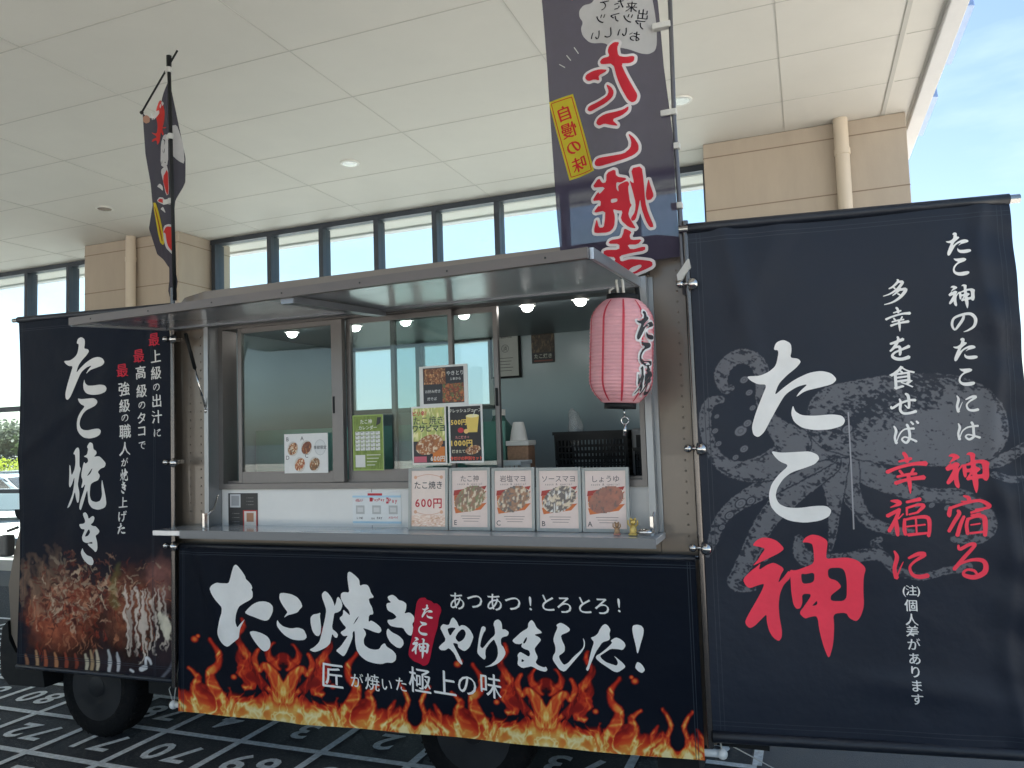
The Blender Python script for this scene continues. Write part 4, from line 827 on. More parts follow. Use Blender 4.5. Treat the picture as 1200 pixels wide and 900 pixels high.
    x, y = X0, Y0; stroke([(166, 784, 3), (170, 782, 3)], lin(206, 206, 208), 1, 1); stroke([(171, 783, 1.4), (171, 771, 1.4), (175, 773, 1.5), (177, 778, 1.2)], lin(206, 206, 208), 1, 1); stroke([(153, 785, 1.3), (156, 787, 1.3)], lin(206, 206, 208), 1, 1)
    stroke([(190, 794, 1.5), (200, 782, 1.5), (204, 768, 1)], lin(140, 142, 152), .5, 2)
    nb = np.array(NAVY)*1.1; return nb+(im-nb)*((.62+.5*fbm(x/9+2, y/11+5, 4))*(.22+.78*sstep(600, 705, Y0+34*(n1-.5))))[..., None]
def fu_t(a, b_):
    b2 = b_[..., None]; a2 = a[..., None]; p = (dBL*(1-a2)+dBR*a2)*(1-b2)+(dTL*(1-a2)+dTR*a2)*b2; return p[..., 0], p[..., 1]
s.grid(fu_t, 270, 460, img_t)
WT = (.66, .65, .635); RT_ = lin(186, 44, 62)
for ch, x, y, z in (('た', 101, 431, 73), ('こ', 105, 490, 48), ('焼', 103, 558, 80), ('き', 106.8, 631, 63)): s.text(ch, x, y, z, WT, .0012)
K = .2889
for cs, X_, Y_, Z_ in (('最上級の出汁に', (180, 183, 183, 183, 183, 182, 183), (62, 130, 197, 255, 310, 375, 440), (1, 1, 1, .6, 1, 1, .65)),
                      ('最高級のタコで', (117, 120, 122, 122, 120, 120, 122), (128, 195, 270, 328, 380, 432, 490), (1, 1, 1, .6, .9, .9, .7)),
                      ('最強級の職人が焼き上げた', (50, 52, 53, 54, 55, 55, 55, 55, 55, 55, 52, 50), (187, 262, 330, 380, 435, 505, 560, 610, 662, 722, 778, 828), (1, 1.05, 1, .6, 1.1, 1.05, .65, .9, .9, .85, .85, .8))):
    for ch, x, y, z in zip(cs, X_, Y_, Z_):
        s.text(ch, 130+x*K, 380+y*K, 16.5*z, RT_ if ch == '最' else WT, .0012, .015, rise=0 if ch in BRUSH else .08, nib=.034)
for k in (.02, .03):
    c1 = (.03, .038, .05)
    s.line([tuple(dTL+[k, 0]), tuple(dBL+[k, 0])], .0011, c1, .0007); s.line([tuple(dTR-[k+.1, 0]), tuple(dBR-[k+.1, 0])], .0011, c1, .0007); s.line([tuple(dBL+[0, k+.03]), tuple(dBR+[0, k+.03])], .0011, c1, .0008); s.line([tuple(dTL-[0, k+.02]), tuple(dTR-[0, k+.02])], .0011, c1, .0008)
s.mesh('banner_cloth', matte_m, tb)
bm = NB(); a, c_ = s.p3(*(dTL+[-.045, .014])), s.p3(*(dTR+[.05, .014])); tube(bm, [a, c_], .012, 12); obj('banner_rod', bm, chrome, tb)
bm = NB(); a, c_ = s.p3(*(dTL+[0, .014])), s.p3(*(dTR+[0, .014])); tube(bm, [a+(c_-a)*k/6 for k in range(7)], .018, 12); obj('rod_sleeve', bm, MATS['black_vinyl'], tb); bm = NB(); a, c_ = s.p3(*(dBL+[0, -.004])), s.p3(*(dBR+[0, -.004])); tube(bm, [a+(c_-a)*k/6 for k in range(7)], .012, 12); obj('rod_sleeve', bm, MATS['black_vinyl'], tb)

# ================================================================== NOBORI FLAGS
# --- big flag seen from its back
s = Sheet(ony(700, 160, 2.99), (1, 0, 0), (0, 0, 1)); O = s.O
nf = thing('nobori_flag', tuple(ony(800, 300, 3.0)), 'large dark purple flag with red brush lettering seen in reverse, above the lantern', 'flag', 'pole flags standing above the truck')
s.warp = lambda u, v: .018*np.sin(u*11+v*2.2)+.010*np.sin(u*23-v*4)+.03*sstep(-.25, -.62, v)*np.sin(u*14+.6)
edgeL = [(624, -70), (633, 0), (640, 80), (648, 190), (654, 285), (657, 328)]; edgeR = [(758, -70), (770, 0), (777, 75), (789, 160), (794, 250), (797, 300)]
EL = np.array([s.at(*p) for p in edgeL]); ER = np.array([s.at(*p) for p in edgeR])
def fu_n(a, b_):
    tt = np.linspace(0, 1, len(EL)); lu, lv, ru, rv = [np.interp(1-b_, tt, q) for q in (EL[:, 0], EL[:, 1], ER[:, 0], ER[:, 1])]
    return lu*(1-a)+ru*a, lv*(1-a)+rv*a
DP = (.050, .042, .072)
s.grid(fu_n, 40, 80, lambda x, y, u, v: np.zeros(x.shape+(3,))+np.array(DP)*(1+.15*(fbm(u*30, v*30, 3)-.5))[..., None])
J_ = lambda q: P(q, 670, 40, .17778); K_ = lambda q: P(q, 670, 180, .17778)
FL = [
 [J_('245,130 255,95 290,72 325,75 310,110 318,165 360,172 420,155 418,190 390,210 335,215 370,290 410,360 440,410 430,450 405,465 380,450 340,380 310,310 285,215 200,210 190,190 210,170 260,165')],
 [J_('85,290 95,265 140,245 190,240 240,250 235,262 180,280 188,315 150,300 110,310')], [J_('235,345 270,365 290,400 280,435 230,470 170,490 120,508 97,495 110,470 180,450 240,425 255,395')],
 [J_('160,590 175,560 220,540 300,530 350,515 385,488 380,520 340,555 275,580 320,622 270,615 220,600 185,610')], [J_('378,665 415,690 445,735 445,775 415,805 350,835 270,860 190,875 155,868 148,845 165,820 260,815 350,800 395,760 400,715')],
 [K_('395,105 465,88 478,180 490,330 510,400 550,490 520,495 490,440 462,360 455,300 440,380 425,440 400,450 392,430 420,390 425,330 405,250 385,180 400,195 415,200')], [K_('510,170 525,220 548,285 530,312 500,315 492,280 500,220')],
 [K_('235,135 295,112 300,160 375,170 330,200 300,195 300,240 315,260 310,215 370,185 385,205 375,230 388,330 400,342 385,365 375,410 410,470 430,500 380,490 325,440 340,380 310,380 275,370 290,420 285,490 250,525 150,525 145,500 165,425 180,490 215,490 222,440 225,380 140,390 175,345 190,350 195,310 130,310 175,250 185,270 230,225 130,222 180,160 205,200 232,195'), K_('262,305 305,300 305,322 264,332')],
 [K_('350,495 400,520 385,545 395,575 470,570 440,605 370,605 395,640 490,615 490,645 400,660 320,680 330,720 390,700 460,705 535,715 540,745 490,770 420,800 370,805 330,790 275,745 300,690 215,680 215,640 320,640 320,600 245,600 260,575 330,565 345,530'), K_('365,790 400,755 460,735 470,750 430,780 390,795')],
]
cloud = P('430,-60 400,0 370,40 310,55 275,100 275,150 305,190 285,240 300,300 360,355 480,360 530,400 600,410 680,420 770,440 830,435 880,400 893,340 890,200 875,80 850,-60', 640, 0, .1444)
s.px([cloud], (.58, .57, .56), .0010, 2)
for k, pl in enumerate(FL):
    lp = chaikin([s.at(x, y) for x, y in pl[0]], 1); hc = (.78, .75, .75); h0 = .0016+.00016*k; s.fill([lp], hc, h0)
    for i in range(len(lp)):
        (xa, ya), (xb, yb) = lp[i-1], lp[i]; d_ = math.hypot(xb-xa, yb-ya)
        if d_ < 1e-5: continue
        nx, ny = -(yb-ya)/d_*.0115, (xb-xa)/d_*.0115
        s.fill([[(xa+nx, ya+ny), (xa-nx, ya-ny), (xb-nx, yb-ny), (xb+nx, yb+ny)]], hc, h0+4e-6*i); s.ell(xb, yb, .0115, .0115, hc, h0+4e-6*i+2e-6, 10)
for k, pl in enumerate(FL): s.px(pl, lin(205, 42, 58), .0042+.0001*k)
for ch, x, y in zip('出来たてアツアツおいしい', (785, 700, 600, 480, 765, 675, 570, 450, 725, 630, 515, 405), (118, 70, 52, 52, 205, 168, 165, 165, 308, 284, 282, 294)):
    s.text(ch, 640+x*.1444, y*.1444, 13.5, (.02, .02, .03), .0022, -.012, nib=.025, mir=True, rot=R(-8) if x > 690 else 0)
yl = P('20,150 240,70 435,775 200,858', 640, 100, .12766); s.px([yl], (.62, .52, .03), .0012, 0)
inn = P('42,165 228,98 408,765 215,828', 640, 100, .12766)
for i in range(4): s.line([s.at(*inn[i]), s.at(*inn[(i+1) % 4])], .0018, lin(190, 50, 40), .0018)
for ch, x, y in zip('自慢の味', (160, 200, 240, 290), (250, 400, 550, 705)): s.text(ch, 640+x*.12766, 100+y*.12766, 19, lin(200, 44, 48), .0024, -.012, mir=True, rot=R(14), nib=.035)
for a, c_ in (((655, 75), (662, 79)), ((664, 65), (669, 71)), ((673, 56), (678, 63))): s.line([s.at(*a), s.at(*c_)], .0018, (.6, .6, .58), .0012)
for pts in ([(655, -12), (663, 0), (666, -8), (672, 4), (676, -6), (684, 3), (690, -10)],): s.px([P('650,-14 661,-2 665,-10 671,5 677,-6 685,3 694,-14', 0, 0, 1)], lin(205, 50, 50), .0012, 1)
s.mesh('flag_cloth', flag_m, nf)
bm = NB(); pt = [ony(783, -60, 3.0), ony(790, 140, 3.0), ony(800, 300, 3.0), ony(803, 345, 3.0)]; tube(bm, pt, [.009, .009, .0105, .0105], 12); obj('flag_pole', bm, mat('grey_pole', (.12, .12, .135), .35, .4), nf)
for (x0, y0), (x1, y1) in (((764, 30), (783, 27)), ((774, 133), (790, 130)), ((786, 172), (794, 170)), ((786, 240), (797, 240))):
    bm = NB(); a, c_ = ony(x0, y0, 2.985), ony(x1, y1, 2.985); box(bm, a[0], c_[0]+.008, 2.982, 3.014, c_[2]-.012, c_[2]+.012, bev=.003); obj('tie_strap', bm, ribbon_m, nf)
bm = NB(); q = [ony(*p, 2.968) for p in ((793, 322), (806, 303), (808, 313), (795, 334))]; a = [bm.verts.new(p) for p in q]; c_ = [bm.verts.new(p+np.array([.004, .012, 0])) for p in q]; bm.faces.new(a); bm.faces.new(c_[::-1])
for i in range(4): bm.faces.new((a[i], a[(i+1) % 4], c_[(i+1) % 4], c_[i]))
obj('tie_ribbon', bm, ribbon_m, nf)

# --- small wrapped flag at the left
s = Sheet(ony(198, 200, 2.99), (1, 0, 0), (0, 0, 1))
nf2 = thing('nobori_flag', tuple(ony(203, 352, 3.0)), 'narrow dark flag twisted round its pole at the left end of the hatch', 'flag', 'pole flags standing above the truck')
s.warp = lambda u, v: .010*np.sin(u*34+1.2+v*1.6)+.004*np.sin(u*60+v*9)
eL = [(168, 133), (169, 150), (171, 180), (176, 215), (178, 240), (176, 268), (183, 298), (200, 314), (200, 330), (197, 341), (201, 350)]
eR = [(199, 92), (203, 116), (209, 150), (216, 185), (215, 212), (207, 236), (205, 262), (206, 298), (206, 314), (209, 330), (207, 350)]
EL2 = np.array([s.at(*p) for p in eL]); ER2 = np.array([s.at(*p) for p in eR])
def fu_2(a, b_):
    tt = np.linspace(0, 1, len(EL2)); lu, lv, ru, rv = [np.interp(1-b_, tt, q) for q in (EL2[:, 0], EL2[:, 1], ER2[:, 0], ER2[:, 1])]
    return lu*(1-a)+ru*a, lv*(1-a)+rv*a - .10*np.sin(a*math.pi)*sstep(.80, 1.0, b_)
s.grid(fu_2, 60, 140, lambda x, y, u, v: np.zeros(x.shape+(3,))+np.array((.035, .032, .05)))
Q = lambda q: P(q, 150, 50, .16667); Q2 = lambda q: P(q, 150, 190, .18889)
rd = lin(196, 52, 48); wt = (.56, .55, .55)
s.px([Q('205,410 235,405 262,440 275,500 268,570 245,600 290,600 275,612 240,600 262,650 240,650 222,620 215,690 200,720 195,680 165,700 170,680 200,660 160,630 195,640 200,580 185,500 190,450')], rd, .002)
for q in ('160,480 175,510 170,550 165,520', '185,480 210,470 215,490 195,515 175,545 180,510', '215,445 235,430 245,450 230,465', '245,425 262,422 270,440 255,455'): s.px([Q(q)], wt, .004)
s.px([Q('112,525 135,510 155,525 155,560 130,572 112,555')], lin(170, 130, 110), .002)
s.px([Q('225,700 250,660 290,650 300,690 300,860 260,880 225,860')], wt, .003); s.px([Q('308,590 340,575 360,640 385,720 390,850 350,830 318,790 308,700')], wt, .003)
for q in ('248,680 280,690 275,715 262,728 274,700', '240,745 258,785 245,770', '268,750 274,748 264,780 258,770', '232,850 240,820 238,850', '258,840 282,845 270,850'): s.px([Q(q)], (.02, .02, .03), .0045)
s.px([Q2('200,50 220,30 262,25 266,200 240,210 215,110')], wt, .003); s.px([Q2('212,95 262,40 262,200 246,205')], rd, .0045)
s.px([Q2('175,150 195,130 215,150 218,180 195,160')], wt, .003); s.px([Q2('170,240 190,215 225,222 240,265 215,262')], wt, .0034); s.px([Q2('178,240 195,225 222,232 235,260 205,250')], rd, .0045); s.px([Q2('197,290 220,275 240,320 215,300')], wt, .003)
s.px([Q2('150,250 168,250 232,500 210,515 185,490')], (.62, .48, .03), .003); s.px([Q2('158,275 163,275 214,490 200,490')], lin(150, 90, 30), .0045)
s.px([Q2('215,460 225,395 270,385 293,410 297,590 270,560 240,530')], wt, .003); s.px([Q2('220,440 245,400 285,405 295,570 262,530 250,500 240,440')], rd, .0045)
s.mesh('flag_cloth', mat('printed_polyester_dark', attr=True, rough=.75, var=.06, vscale=20, bump=.2, bscale=14, spec=.25, transl=.3, trans=.05), nf2)
bm = NB(); tube(bm, [ony(198, 76, 2.955), ony(205, 352, 2.955)], .0095, 12); lathe(bm, [(.013, -.03), (.013, .03)], tuple(ony(198, 72, 2.955)), seg=12); obj('flag_pole', bm, black_pl, nf2)
bm = NB(); tube(bm, [ony(166, 132, 2.95), ony(208, 59, 2.96)], .005, 8); ball(bm, ony(166, 132, 2.95), .010, seg=8); obj('cross_rod', bm, black_pl, nf2)
for x, y in ((198, 82), (200, 160), (200, 236)):
    bm = NB(); p = ony(x, y, 2.955); lathe(bm, [(.0135, -.014), (.014, .014)], tuple(p), seg=12); box(bm, p[0]-.045 if y > 200 else p[0]-.02, p[0]-.0135, 2.948, 2.953, p[2]-.012, p[2]+.012); obj('tie_strap', bm, ribbon_m, nf2)

# ================================================================== LANTERN
LC = Vector(ony(728, 412, 2.70)); tilt = Matrix.Rotation(R(3.5), 3, 'Y')
lan = thing('paper_lantern', tuple(LC-Vector((0, 0, .23))), 'pink paper lantern with black brush lettering hanging from the hatch corner', 'lantern')
def lan_r(h):
    k = min(1, abs(h)/.188); return .114*(1-.48*max(0, (k-.52)/.48)**2.2)
bm = NB(); prof = []
for k in range(0, 121):
    h = -.186+.372*k/120; prof.append((lan_r(h)+(.0011 if k % 4 in (1, 2) else -.0011), h))
lathe(bm, prof, LC, seg=64, mtx=tilt.to_4x4())
obj('lantern_shade', bm, mat('pink_lantern_paper', (.84, .44, .475), .55, var=.10, vscale=14, transl=.25), lan, smooth=True)
def lan_pt(az, h, o=.002): r_ = lan_r(h)+o; return LC + tilt @ Vector((r_*math.cos(az), r_*math.sin(az), h))
for k in range(10):
    bm = NB(); az = R(-110+36*k)
    for j in range(40):
        h0, h1 = -.18+.36*j/40, -.18+.36*(j+1)/40; wd = .035
        bm.faces.new([bm.verts.new(lan_pt(az+a, h, .0018)) for a, h in ((-wd, h0), (wd, h0), (wd, h1), (-wd, h1))])
    obj('stripe', bm, mat('red_stripe', (.62, .05, .08), .55, transl=.2), lan)
def lan_glyphs(az0, mats_):
    bmk, bmw = NB(), NB()
    for ch, hc, sz in (('た', .085, .105), ('こ', -.015, .085), ('焼', -.105, .11)):
        for pl in brush_unit(ch):
            for bmx, off, gr in ((bmw, .0030, .007), (bmk, .0042, .0)):
                lps = [[(x*sz*1.0, y*sz) for x, y in lp] for lp in pl]
                if gr: lps = [Sheet.grow(None, lps[0], gr)]
                fl = [q for lp in lps for q in lp]; tr = tessellate_polygon([[Vector((a, c_, 0)) for a, c_ in lp] for lp in lps])
                vs_ = [bmx.verts.new(lan_pt(az0+a/.119, hc+c_, off)) for a, c_ in fl]
                for f in tr:
                    try: bmx.faces.new([vs_[i] for i in f])
                    except Exception: pass
    obj('lettering', bmk, mat('lantern_ink', (.02, .02, .025), .6), lan); obj('lettering_outline', bmw, mat('lantern_white', (.72, .70, .70), .6), lan)
lan_glyphs(R(-28), None); lan_glyphs(R(-212), None)
for h0, h1, nm in ((.183, .205, 'top_ring'), (-.207, -.183, 'bottom_ring')):
    bm = NB(); lathe(bm, [(.05, h0), (.057, h0), (.057, h1), (.05, h1), (.05, h0+.001)], LC, seg=32, mtx=tilt.to_4x4()); obj(nm, bm, black_pl, lan, smooth=False)
tp = LC+tilt @ Vector((0, 0, .205))
bm = NB()
for dx in (-.012, .006): tube(bm, [tp+Vector((dx, 0, -.01)), tp+Vector((dx*1.3-.004, 0, .05)), Vector((tp.x+dx-.006, tp.y, 2.10))], .005, 8)
tube(bm, [tp+Vector((-.045, 0, -.01)), tp+Vector((-.045, 0, .022)), tp+Vector((-.03, 0, .03))], .004, 6)
obj('hanger', bm, rope_m, lan)
bt = LC+tilt @ Vector((0, 0, -.205))
bm = NB(); tube(bm, [bt+Vector((.02, -.03, 0)), bt+Vector((.022, -.03, -.03))], .003, 6)
b2 = [bt+Vector((.022+.013*math.cos(a), -.03, -.045+.013*math.sin(a))) for a in [2*math.pi*k/16 for k in range(17)]]; tube(bm, b2, .003, 6); tube(bm, [bt+Vector((.022, -.03, -.058)), bt+Vector((.018, -.03, -.10))], .006, 8)
obj('keyring', bm, chrome, lan)

# ================================================================== CARDS AND POSTERS
def paper(x0, y0, x1, y1, Y, name, label, group=None, base=(.7, .69, .66), lean=0.0, cat='poster', th=.003):
    """a paper sheet whose top-left / bottom-right corners show at these photo pixels on the plane y = Y"""
    a, c_ = ony(x0, y0, Y), ony(x1, y1, Y); W, Hh = c_[0]-a[0], a[2]-c_[2]
    tl, tr = ony(x0, y0, Y), ony(x1, y0, Y)
    s = Sheet((a[0], Y, c_[2]), (1, 0, 0), (0, lean, 1)); s.W, s.H = W, Hh
    s.root = thing(name, (a[0]+W/2, Y, c_[2]), label, cat, group)
    s.rect(0, W, 0, Hh, base, 0)
    bm = NB(); box(bm, a[0], a[0]+W, Y+.0006, Y+th, c_[2], c_[2]+Hh)
    for v in bm.verts: v.co.y += (v.co.z-c_[2])*lean
    s.backing = bm; return s
def done(s, m=None): s.mesh('print', m or print_m, s.root); obj('sheet', s.backing, white_pl, s.root)
def word(s, txt, u, v, size, c, h=.0008, bold=.012, adv=1.0, sx=1.0):
    """a line of characters centred on u, v"""
    wd = [(.62 if ord(ch) < 128 else 1.0)*adv*sx for ch in txt]; x = u-size*sum(wd)/2
    for ch, w_ in zip(txt, wd):
        if ch != ' ': s.text(ch, 0, 0, size, c, h, -bold, uv=(x+size*w_/2, v), sx=sx)
        x += size*w_
def food(s, u0, u1, v0, v1, cols, seed, h=.0006, n=36, shape='ell'):
    """a printed photograph of food: lumps, glaze and toppings"""
    a, b_ = np.meshgrid(np.linspace(0, 1, n), np.linspace(0, 1, n)); k = seed*13.7
    n1 = fbm(a*6+k, b_*6+k, 3); n2 = fbm(a*17+k, b_*15, 3); im = np.zeros(a.shape+(3,))+np.array(cols[0])
    im = im*(1-n1[..., None])+np.array(cols[1])*n1[..., None]
    im = over(im, sstep(.52, .6, n2), cols[2]); im = over(im, sstep(.62, .68, fbm(a*25+k, b_*9+k*2, 2)), cols[3])
    p = s.p3(u0+(u1-u0)*a, v0+(v1-v0)*b_, h); i = np.arange(n*n).reshape(n, n); q = np.stack([i[:-1, :-1], i[:-1, 1:], i[1:, 1:], i[1:, :-1]], -1).reshape(-1, 4)
    if shape == 'ell':
        ca, cb = (a[:-1, :-1]+.5/(n-1)-.5), (b_[:-1, :-1]+.5/(n-1)-.5); keep = ((ca*1.0+.25*cb)**2+(cb-.45*ca)**2*1.6 < .235).ravel(); q = q[keep]
    s.v.append(p.reshape(-1, 3)); s.c.append(im.reshape(-1, 3)); s.q.append(q+s.n); s.n += n*n
INK = (.03, .03, .035); RD = lin(190, 30, 50)
MG = 'framed menu cards in a row on the counter'
brown = lin(120, 62, 38); tan = lin(196, 128, 70); cream = lin(226, 206, 176); dk = lin(52, 34, 30)
menus = [(477, 522, None, 'grey framed price card reading 600 yen, leftmost of the framed cards on the counter'),
 (524, 572, ('たこ神', 'E', (dk, tan, lin(110, 120, 60), cream)), 'grey framed menu card lettered E, beside the 600 yen price card'),
 (574, 624, ('岩塩マヨ', 'C', (dk, tan, lin(60, 62, 64), cream)), 'grey framed menu card lettered C, between cards E and B on the counter'),
 (627, 678, ('ソースマヨ', 'B', (dk, lin(90, 80, 80), cream, lin(236, 232, 226))), 'grey framed menu card lettered B, between cards C and A on the counter'),
 (681, 734, ('しょうゆ', 'A', (brown, lin(190, 90, 44), lin(140, 60, 30), lin(90, 40, 26))), 'grey framed menu card lettered A, nearest the gold figurines')]
MY = 3.0
for i, (x0, x1, info, lab) in enumerate(menus):
    a, c_ = ony(x0, 548, MY)[0], ony(x1, 548, MY)[0]; W = .194; cx = (a+c_)/2; Z0, Z1 = 1.1485, 1.418-.003*i; ln = .06
    r_ = thing('menu_frame', (cx, MY, Z0), lab, 'menu card', MG)
    def sh(bm):
        for v in bm.verts: v.co.y += (v.co.z-Z0)*ln
        return bm
    bm = NB(); u0, u1 = cx-W/2, cx+W/2; fw = .013
    box(bm, u0, u0+fw, MY, MY+.016, Z0, Z1, bev=.002); box(bm, u1-fw, u1, MY, MY+.016, Z0, Z1, bev=.002); box(bm, u0+fw, u1-fw, MY+.001, MY+.015, Z0, Z0+fw); box(bm, u0+fw, u1-fw, MY+.001, MY+.015, Z1-fw, Z1)
    obj('frame', sh(bm), greywood, r_)
    bm = NB(); box(bm, u0+fw, u1-fw, MY+.008, MY+.014, Z0+fw, Z1-fw); obj('backing', sh(bm), white_pl, r_)
    s = Sheet((u0+fw, MY+.0074, Z0+fw), (1, 0, 0), (0, ln, 1)); w_, h_ = W-2*fw, Z1-Z0-2*fw
    s.rect(0, w_, 0, h_, lin(228, 208, 200) if info else lin(236, 216, 206), 0)
    if info is None:
        word(s, 'たこ焼き', w_/2, h_*.74, .036, INK, bold=.008); word(s, '600円', w_/2, h_*.42, .048, RD, bold=.02)
        for vv, sg in ((.88, 1), (.26, -1)):
            s.line([(w_*(.12+.76*k/12), h_*vv+sg*.012*math.sin(math.pi*k/12)) for k in range(13)], .0012, lin(214, 160, 130)); s.ell(w_*.12, h_*vv, .008, .008, lin(220, 170, 140)); s.ell(w_*.88, h_*vv, .008, .008, lin(220, 170, 140))
        food(s, 0, w_, 0, h_*.2, (lin(236, 206, 190), lin(226, 190, 170), lin(244, 226, 214), lin(214, 170, 140)), 3, h=.0003, shape='rect')
    else:
        nm, let, cs = info
        word(s, nm, w_/2, h_*.86, .030, lin(110, 96, 96), bold=.004); word(s, 'sauce & special', w_/2, h_*.765, .013, lin(120, 100, 96), bold=.0)
        for k, (v0, v1, c) in enumerate(((.60, .70, lin(170, 54, 44)), (.50, .61, lin(196, 92, 50)), (.40, .50, lin(222, 150, 80)), (.28, .40, lin(206, 110, 54)))):
            s.fill([[(w_*(.04+.02*k), h_*(v0-.04)), (w_*(.9-.03*k), h_*(v0+.03)), (w_*.97, h_*(v1+.03)), (w_*.06, h_*(v1-.05))]], c, .0003+.0001*k)
        s.fill([[(w_*.08, h_*.40), (w_*.3, h_*.30), (w_*.6, h_*.30), (w_*.95, h_*.52), (w_*.93, h_*.66), (w_*.7, h_*.72), (w_*.3, h_*.62)]], lin(238, 226, 206), .0009)
        food(s, w_*.03, w_*.99, h_*.20, h_*.80, [np.array(c)*.78+np.array((.55, .47, .42))*.22 for c in cs], i+1, .0012)
        for k in range(3): s.rect(w_*(.25+.04*k), w_*(.80-.03*k), h_*(.19-.045*k), h_*(.20-.045*k), lin(150, 130, 124), .0006)
        word(s, let, w_*.10, h_*.08, .030, INK, bold=.0)
    s.mesh('menu_print', print_m, r_)
PG = 'papers taped to the truck windows'
GY_ = TY+.044
s = paper(491, 430, 549, 475, TY+.012, 'landscape_poster', 'dark landscape poster of skewers and fried food taped across the sashes', PG, (.70, .70, .68))
W, Hh = s.W, s.H; s.rect(W*.08, W*.92, Hh*.08, Hh*.95, lin(32, 34, 42), .0004); food(s, W*.10, W*.55, Hh*.55, Hh*.93, (lin(40, 30, 26), lin(190, 120, 70), lin(110, 60, 36), lin(210, 160, 110)), 21, .0008, shape='rect'); food(s, W*.48, W*.92, Hh*.10, Hh*.55, (dk, lin(150, 70, 40), lin(190, 110, 60), lin(90, 110, 60)), 22, .0008, shape='rect')
word(s, 'やきとり', W*.75, Hh*.80, .022, (.6, .6, .58), .001); word(s, '１本から', W*.75, Hh*.66, .014, (.6, .6, .58), .001); word(s, 'お好み焼き', W*.28, Hh*.38, .016, (.6, .6, .58), .001); word(s, '焼そば', W*.26, Hh*.2, .016, (.6, .6, .58), .001); done(s)
s = paper(482, 477, 524, 544, TY+.010, 'wasabi_poster', 'bright poster of takoyaki balls on a green and yellow ground, under the landscape poster', PG, (.72, .70, .66))
W, Hh = s.W, s.H; food(s, W*.04, W*.96, Hh*.03, Hh*.97, (lin(120, 150, 80), lin(226, 214, 120), lin(176, 190, 110), lin(236, 228, 170)), 31, .0004, shape='rect'); s.rect(W*.04, W*.96, Hh*.03, Hh*.4, lin(40, 36, 44), .0007)
food(s, W*.06, W*.95, Hh*.12, Hh*.56, (brown, tan, cream, lin(150, 90, 50)), 32, .0010); word(s, 'ピリ辛！', W*.27, Hh*.88, .022, RD, .0012, .03); word(s, 'たこ焼き', W*.5, Hh*.755, .040, (.02, .05, .03), .0012, .005); word(s, 'ワサビマヨ', W*.5, Hh*.62, .034, (.02, .05, .03), .0012, .03); s.rect(W*.05, W*.42, Hh*.04, Hh*.14, lin(196, 90, 110), .0012); s.rect(W*.6, W*.95, Hh*.04, Hh*.3, lin(206, 116, 40), .0009); word(s, '600円', W*.74, Hh*.10, .026, (.7, .66, .6), .0014, .03); done(s)
s = paper(525, 475, 567, 542, TY+.010, 'juice_poster', 'black poster of a yellow juice glass with 500 and 1000 yen prices', PG, (.7, .7, .68))
W, Hh = s.W, s.H; s.rect(W*.05, W*.95, Hh*.03, Hh*.97, lin(24, 22, 26), .0004); word(s, 'フレッシュジュース', W*.5, Hh*.90, .018, (.65, .62, .55), .001, .02); word(s, '500円', W*.3, Hh*.70, .028, lin(232, 196, 96), .001, .03)
s.fill([[(W*.56, Hh*.52), (W*.84, Hh*.52), (W*.90, Hh*.80), (W*.52, Hh*.80)]], lin(226, 196, 96), .0008); s.ell(W*.71, Hh*.80, W*.19, Hh*.03, lin(238, 226, 170), .0011); s.line([(W*.72, Hh*.78), (W*.80, Hh*.90)], .0015, lin(220, 220, 210), .0013); s.ell(W*.36, Hh*.56, W*.09, Hh*.045, RD, .0009); s.ell(W*.52, Hh*.54, W*.07, Hh*.04, lin(236, 190, 120), .0011)
word(s, 'たこ焼き＋', W*.4, Hh*.44, .014, (.6, .2, .2), .001, .02); word(s, '1000円', W*.36, Hh*.34, .032, lin(232, 196, 96), .001, .03); food(s, W*.45, W*.95, Hh*.12, Hh*.32, (dk, tan, brown, cream), 41, .0008); word(s, '焼きたて', W*.28, Hh*.2, .016, (.6, .55, .4), .001, .02); word(s, '今だけの特別セット', W*.5, Hh*.08, .0175, lin(226, 80, 60), .001, .03); done(s)
s = paper(413, 487, 450, 551, TY+.012, 'calendar_poster', 'green monthly calendar sheet taped beside the middle sash post', PG, (.30, .42, .10))
W, Hh = s.W, s.H; food(s, W*.03, W*.97, Hh*.02, Hh*.98, (lin(110, 132, 50), lin(124, 146, 58), lin(104, 126, 46), lin(130, 150, 66)), 51, .0003, shape='rect'); word(s, 'たこ神', W*.45, Hh*.88, .022, (.7, .7, .6), .001, .02); word(s, 'カレンダー', W*.5, Hh*.77, .02, (.7, .7, .6), .001, .02)
for r_ in range(5):
    for k in range(5): s.rect(W*(.09+.165*k), W*(.235+.165*k), Hh*(.36+.07*r_), Hh*(.42+.07*r_), (.66, .66, .64), .0006); s.rect(W*(.11+.165*k), W*(.17+.165*k), Hh*(.40+.07*r_), Hh*(.41+.07*r_), INK, .0009)
s.fill([[(W*.78, Hh*.80), (W*.92, Hh*.84), (W*.95, Hh*.95), (W*.82, Hh*.95)]], (.02, .02, .02), .001)
for k in range(4): s.rect(W*.45, W*(.9-.06*k), Hh*(.27-.06*k), Hh*(.285-.06*k), (.6, .6, .5), .0006)
s.rect(W*.08, W*.40, Hh*.06, Hh*.28, (.66, .66, .64), .0006); done(s)
s = paper(333, 509, 384.5, 554, TY+.010, 'dish_poster', 'white sheet with five round dish photographs taped low inside the first sash', PG, (.70, .70, .69))
W, Hh = s.W, s.H
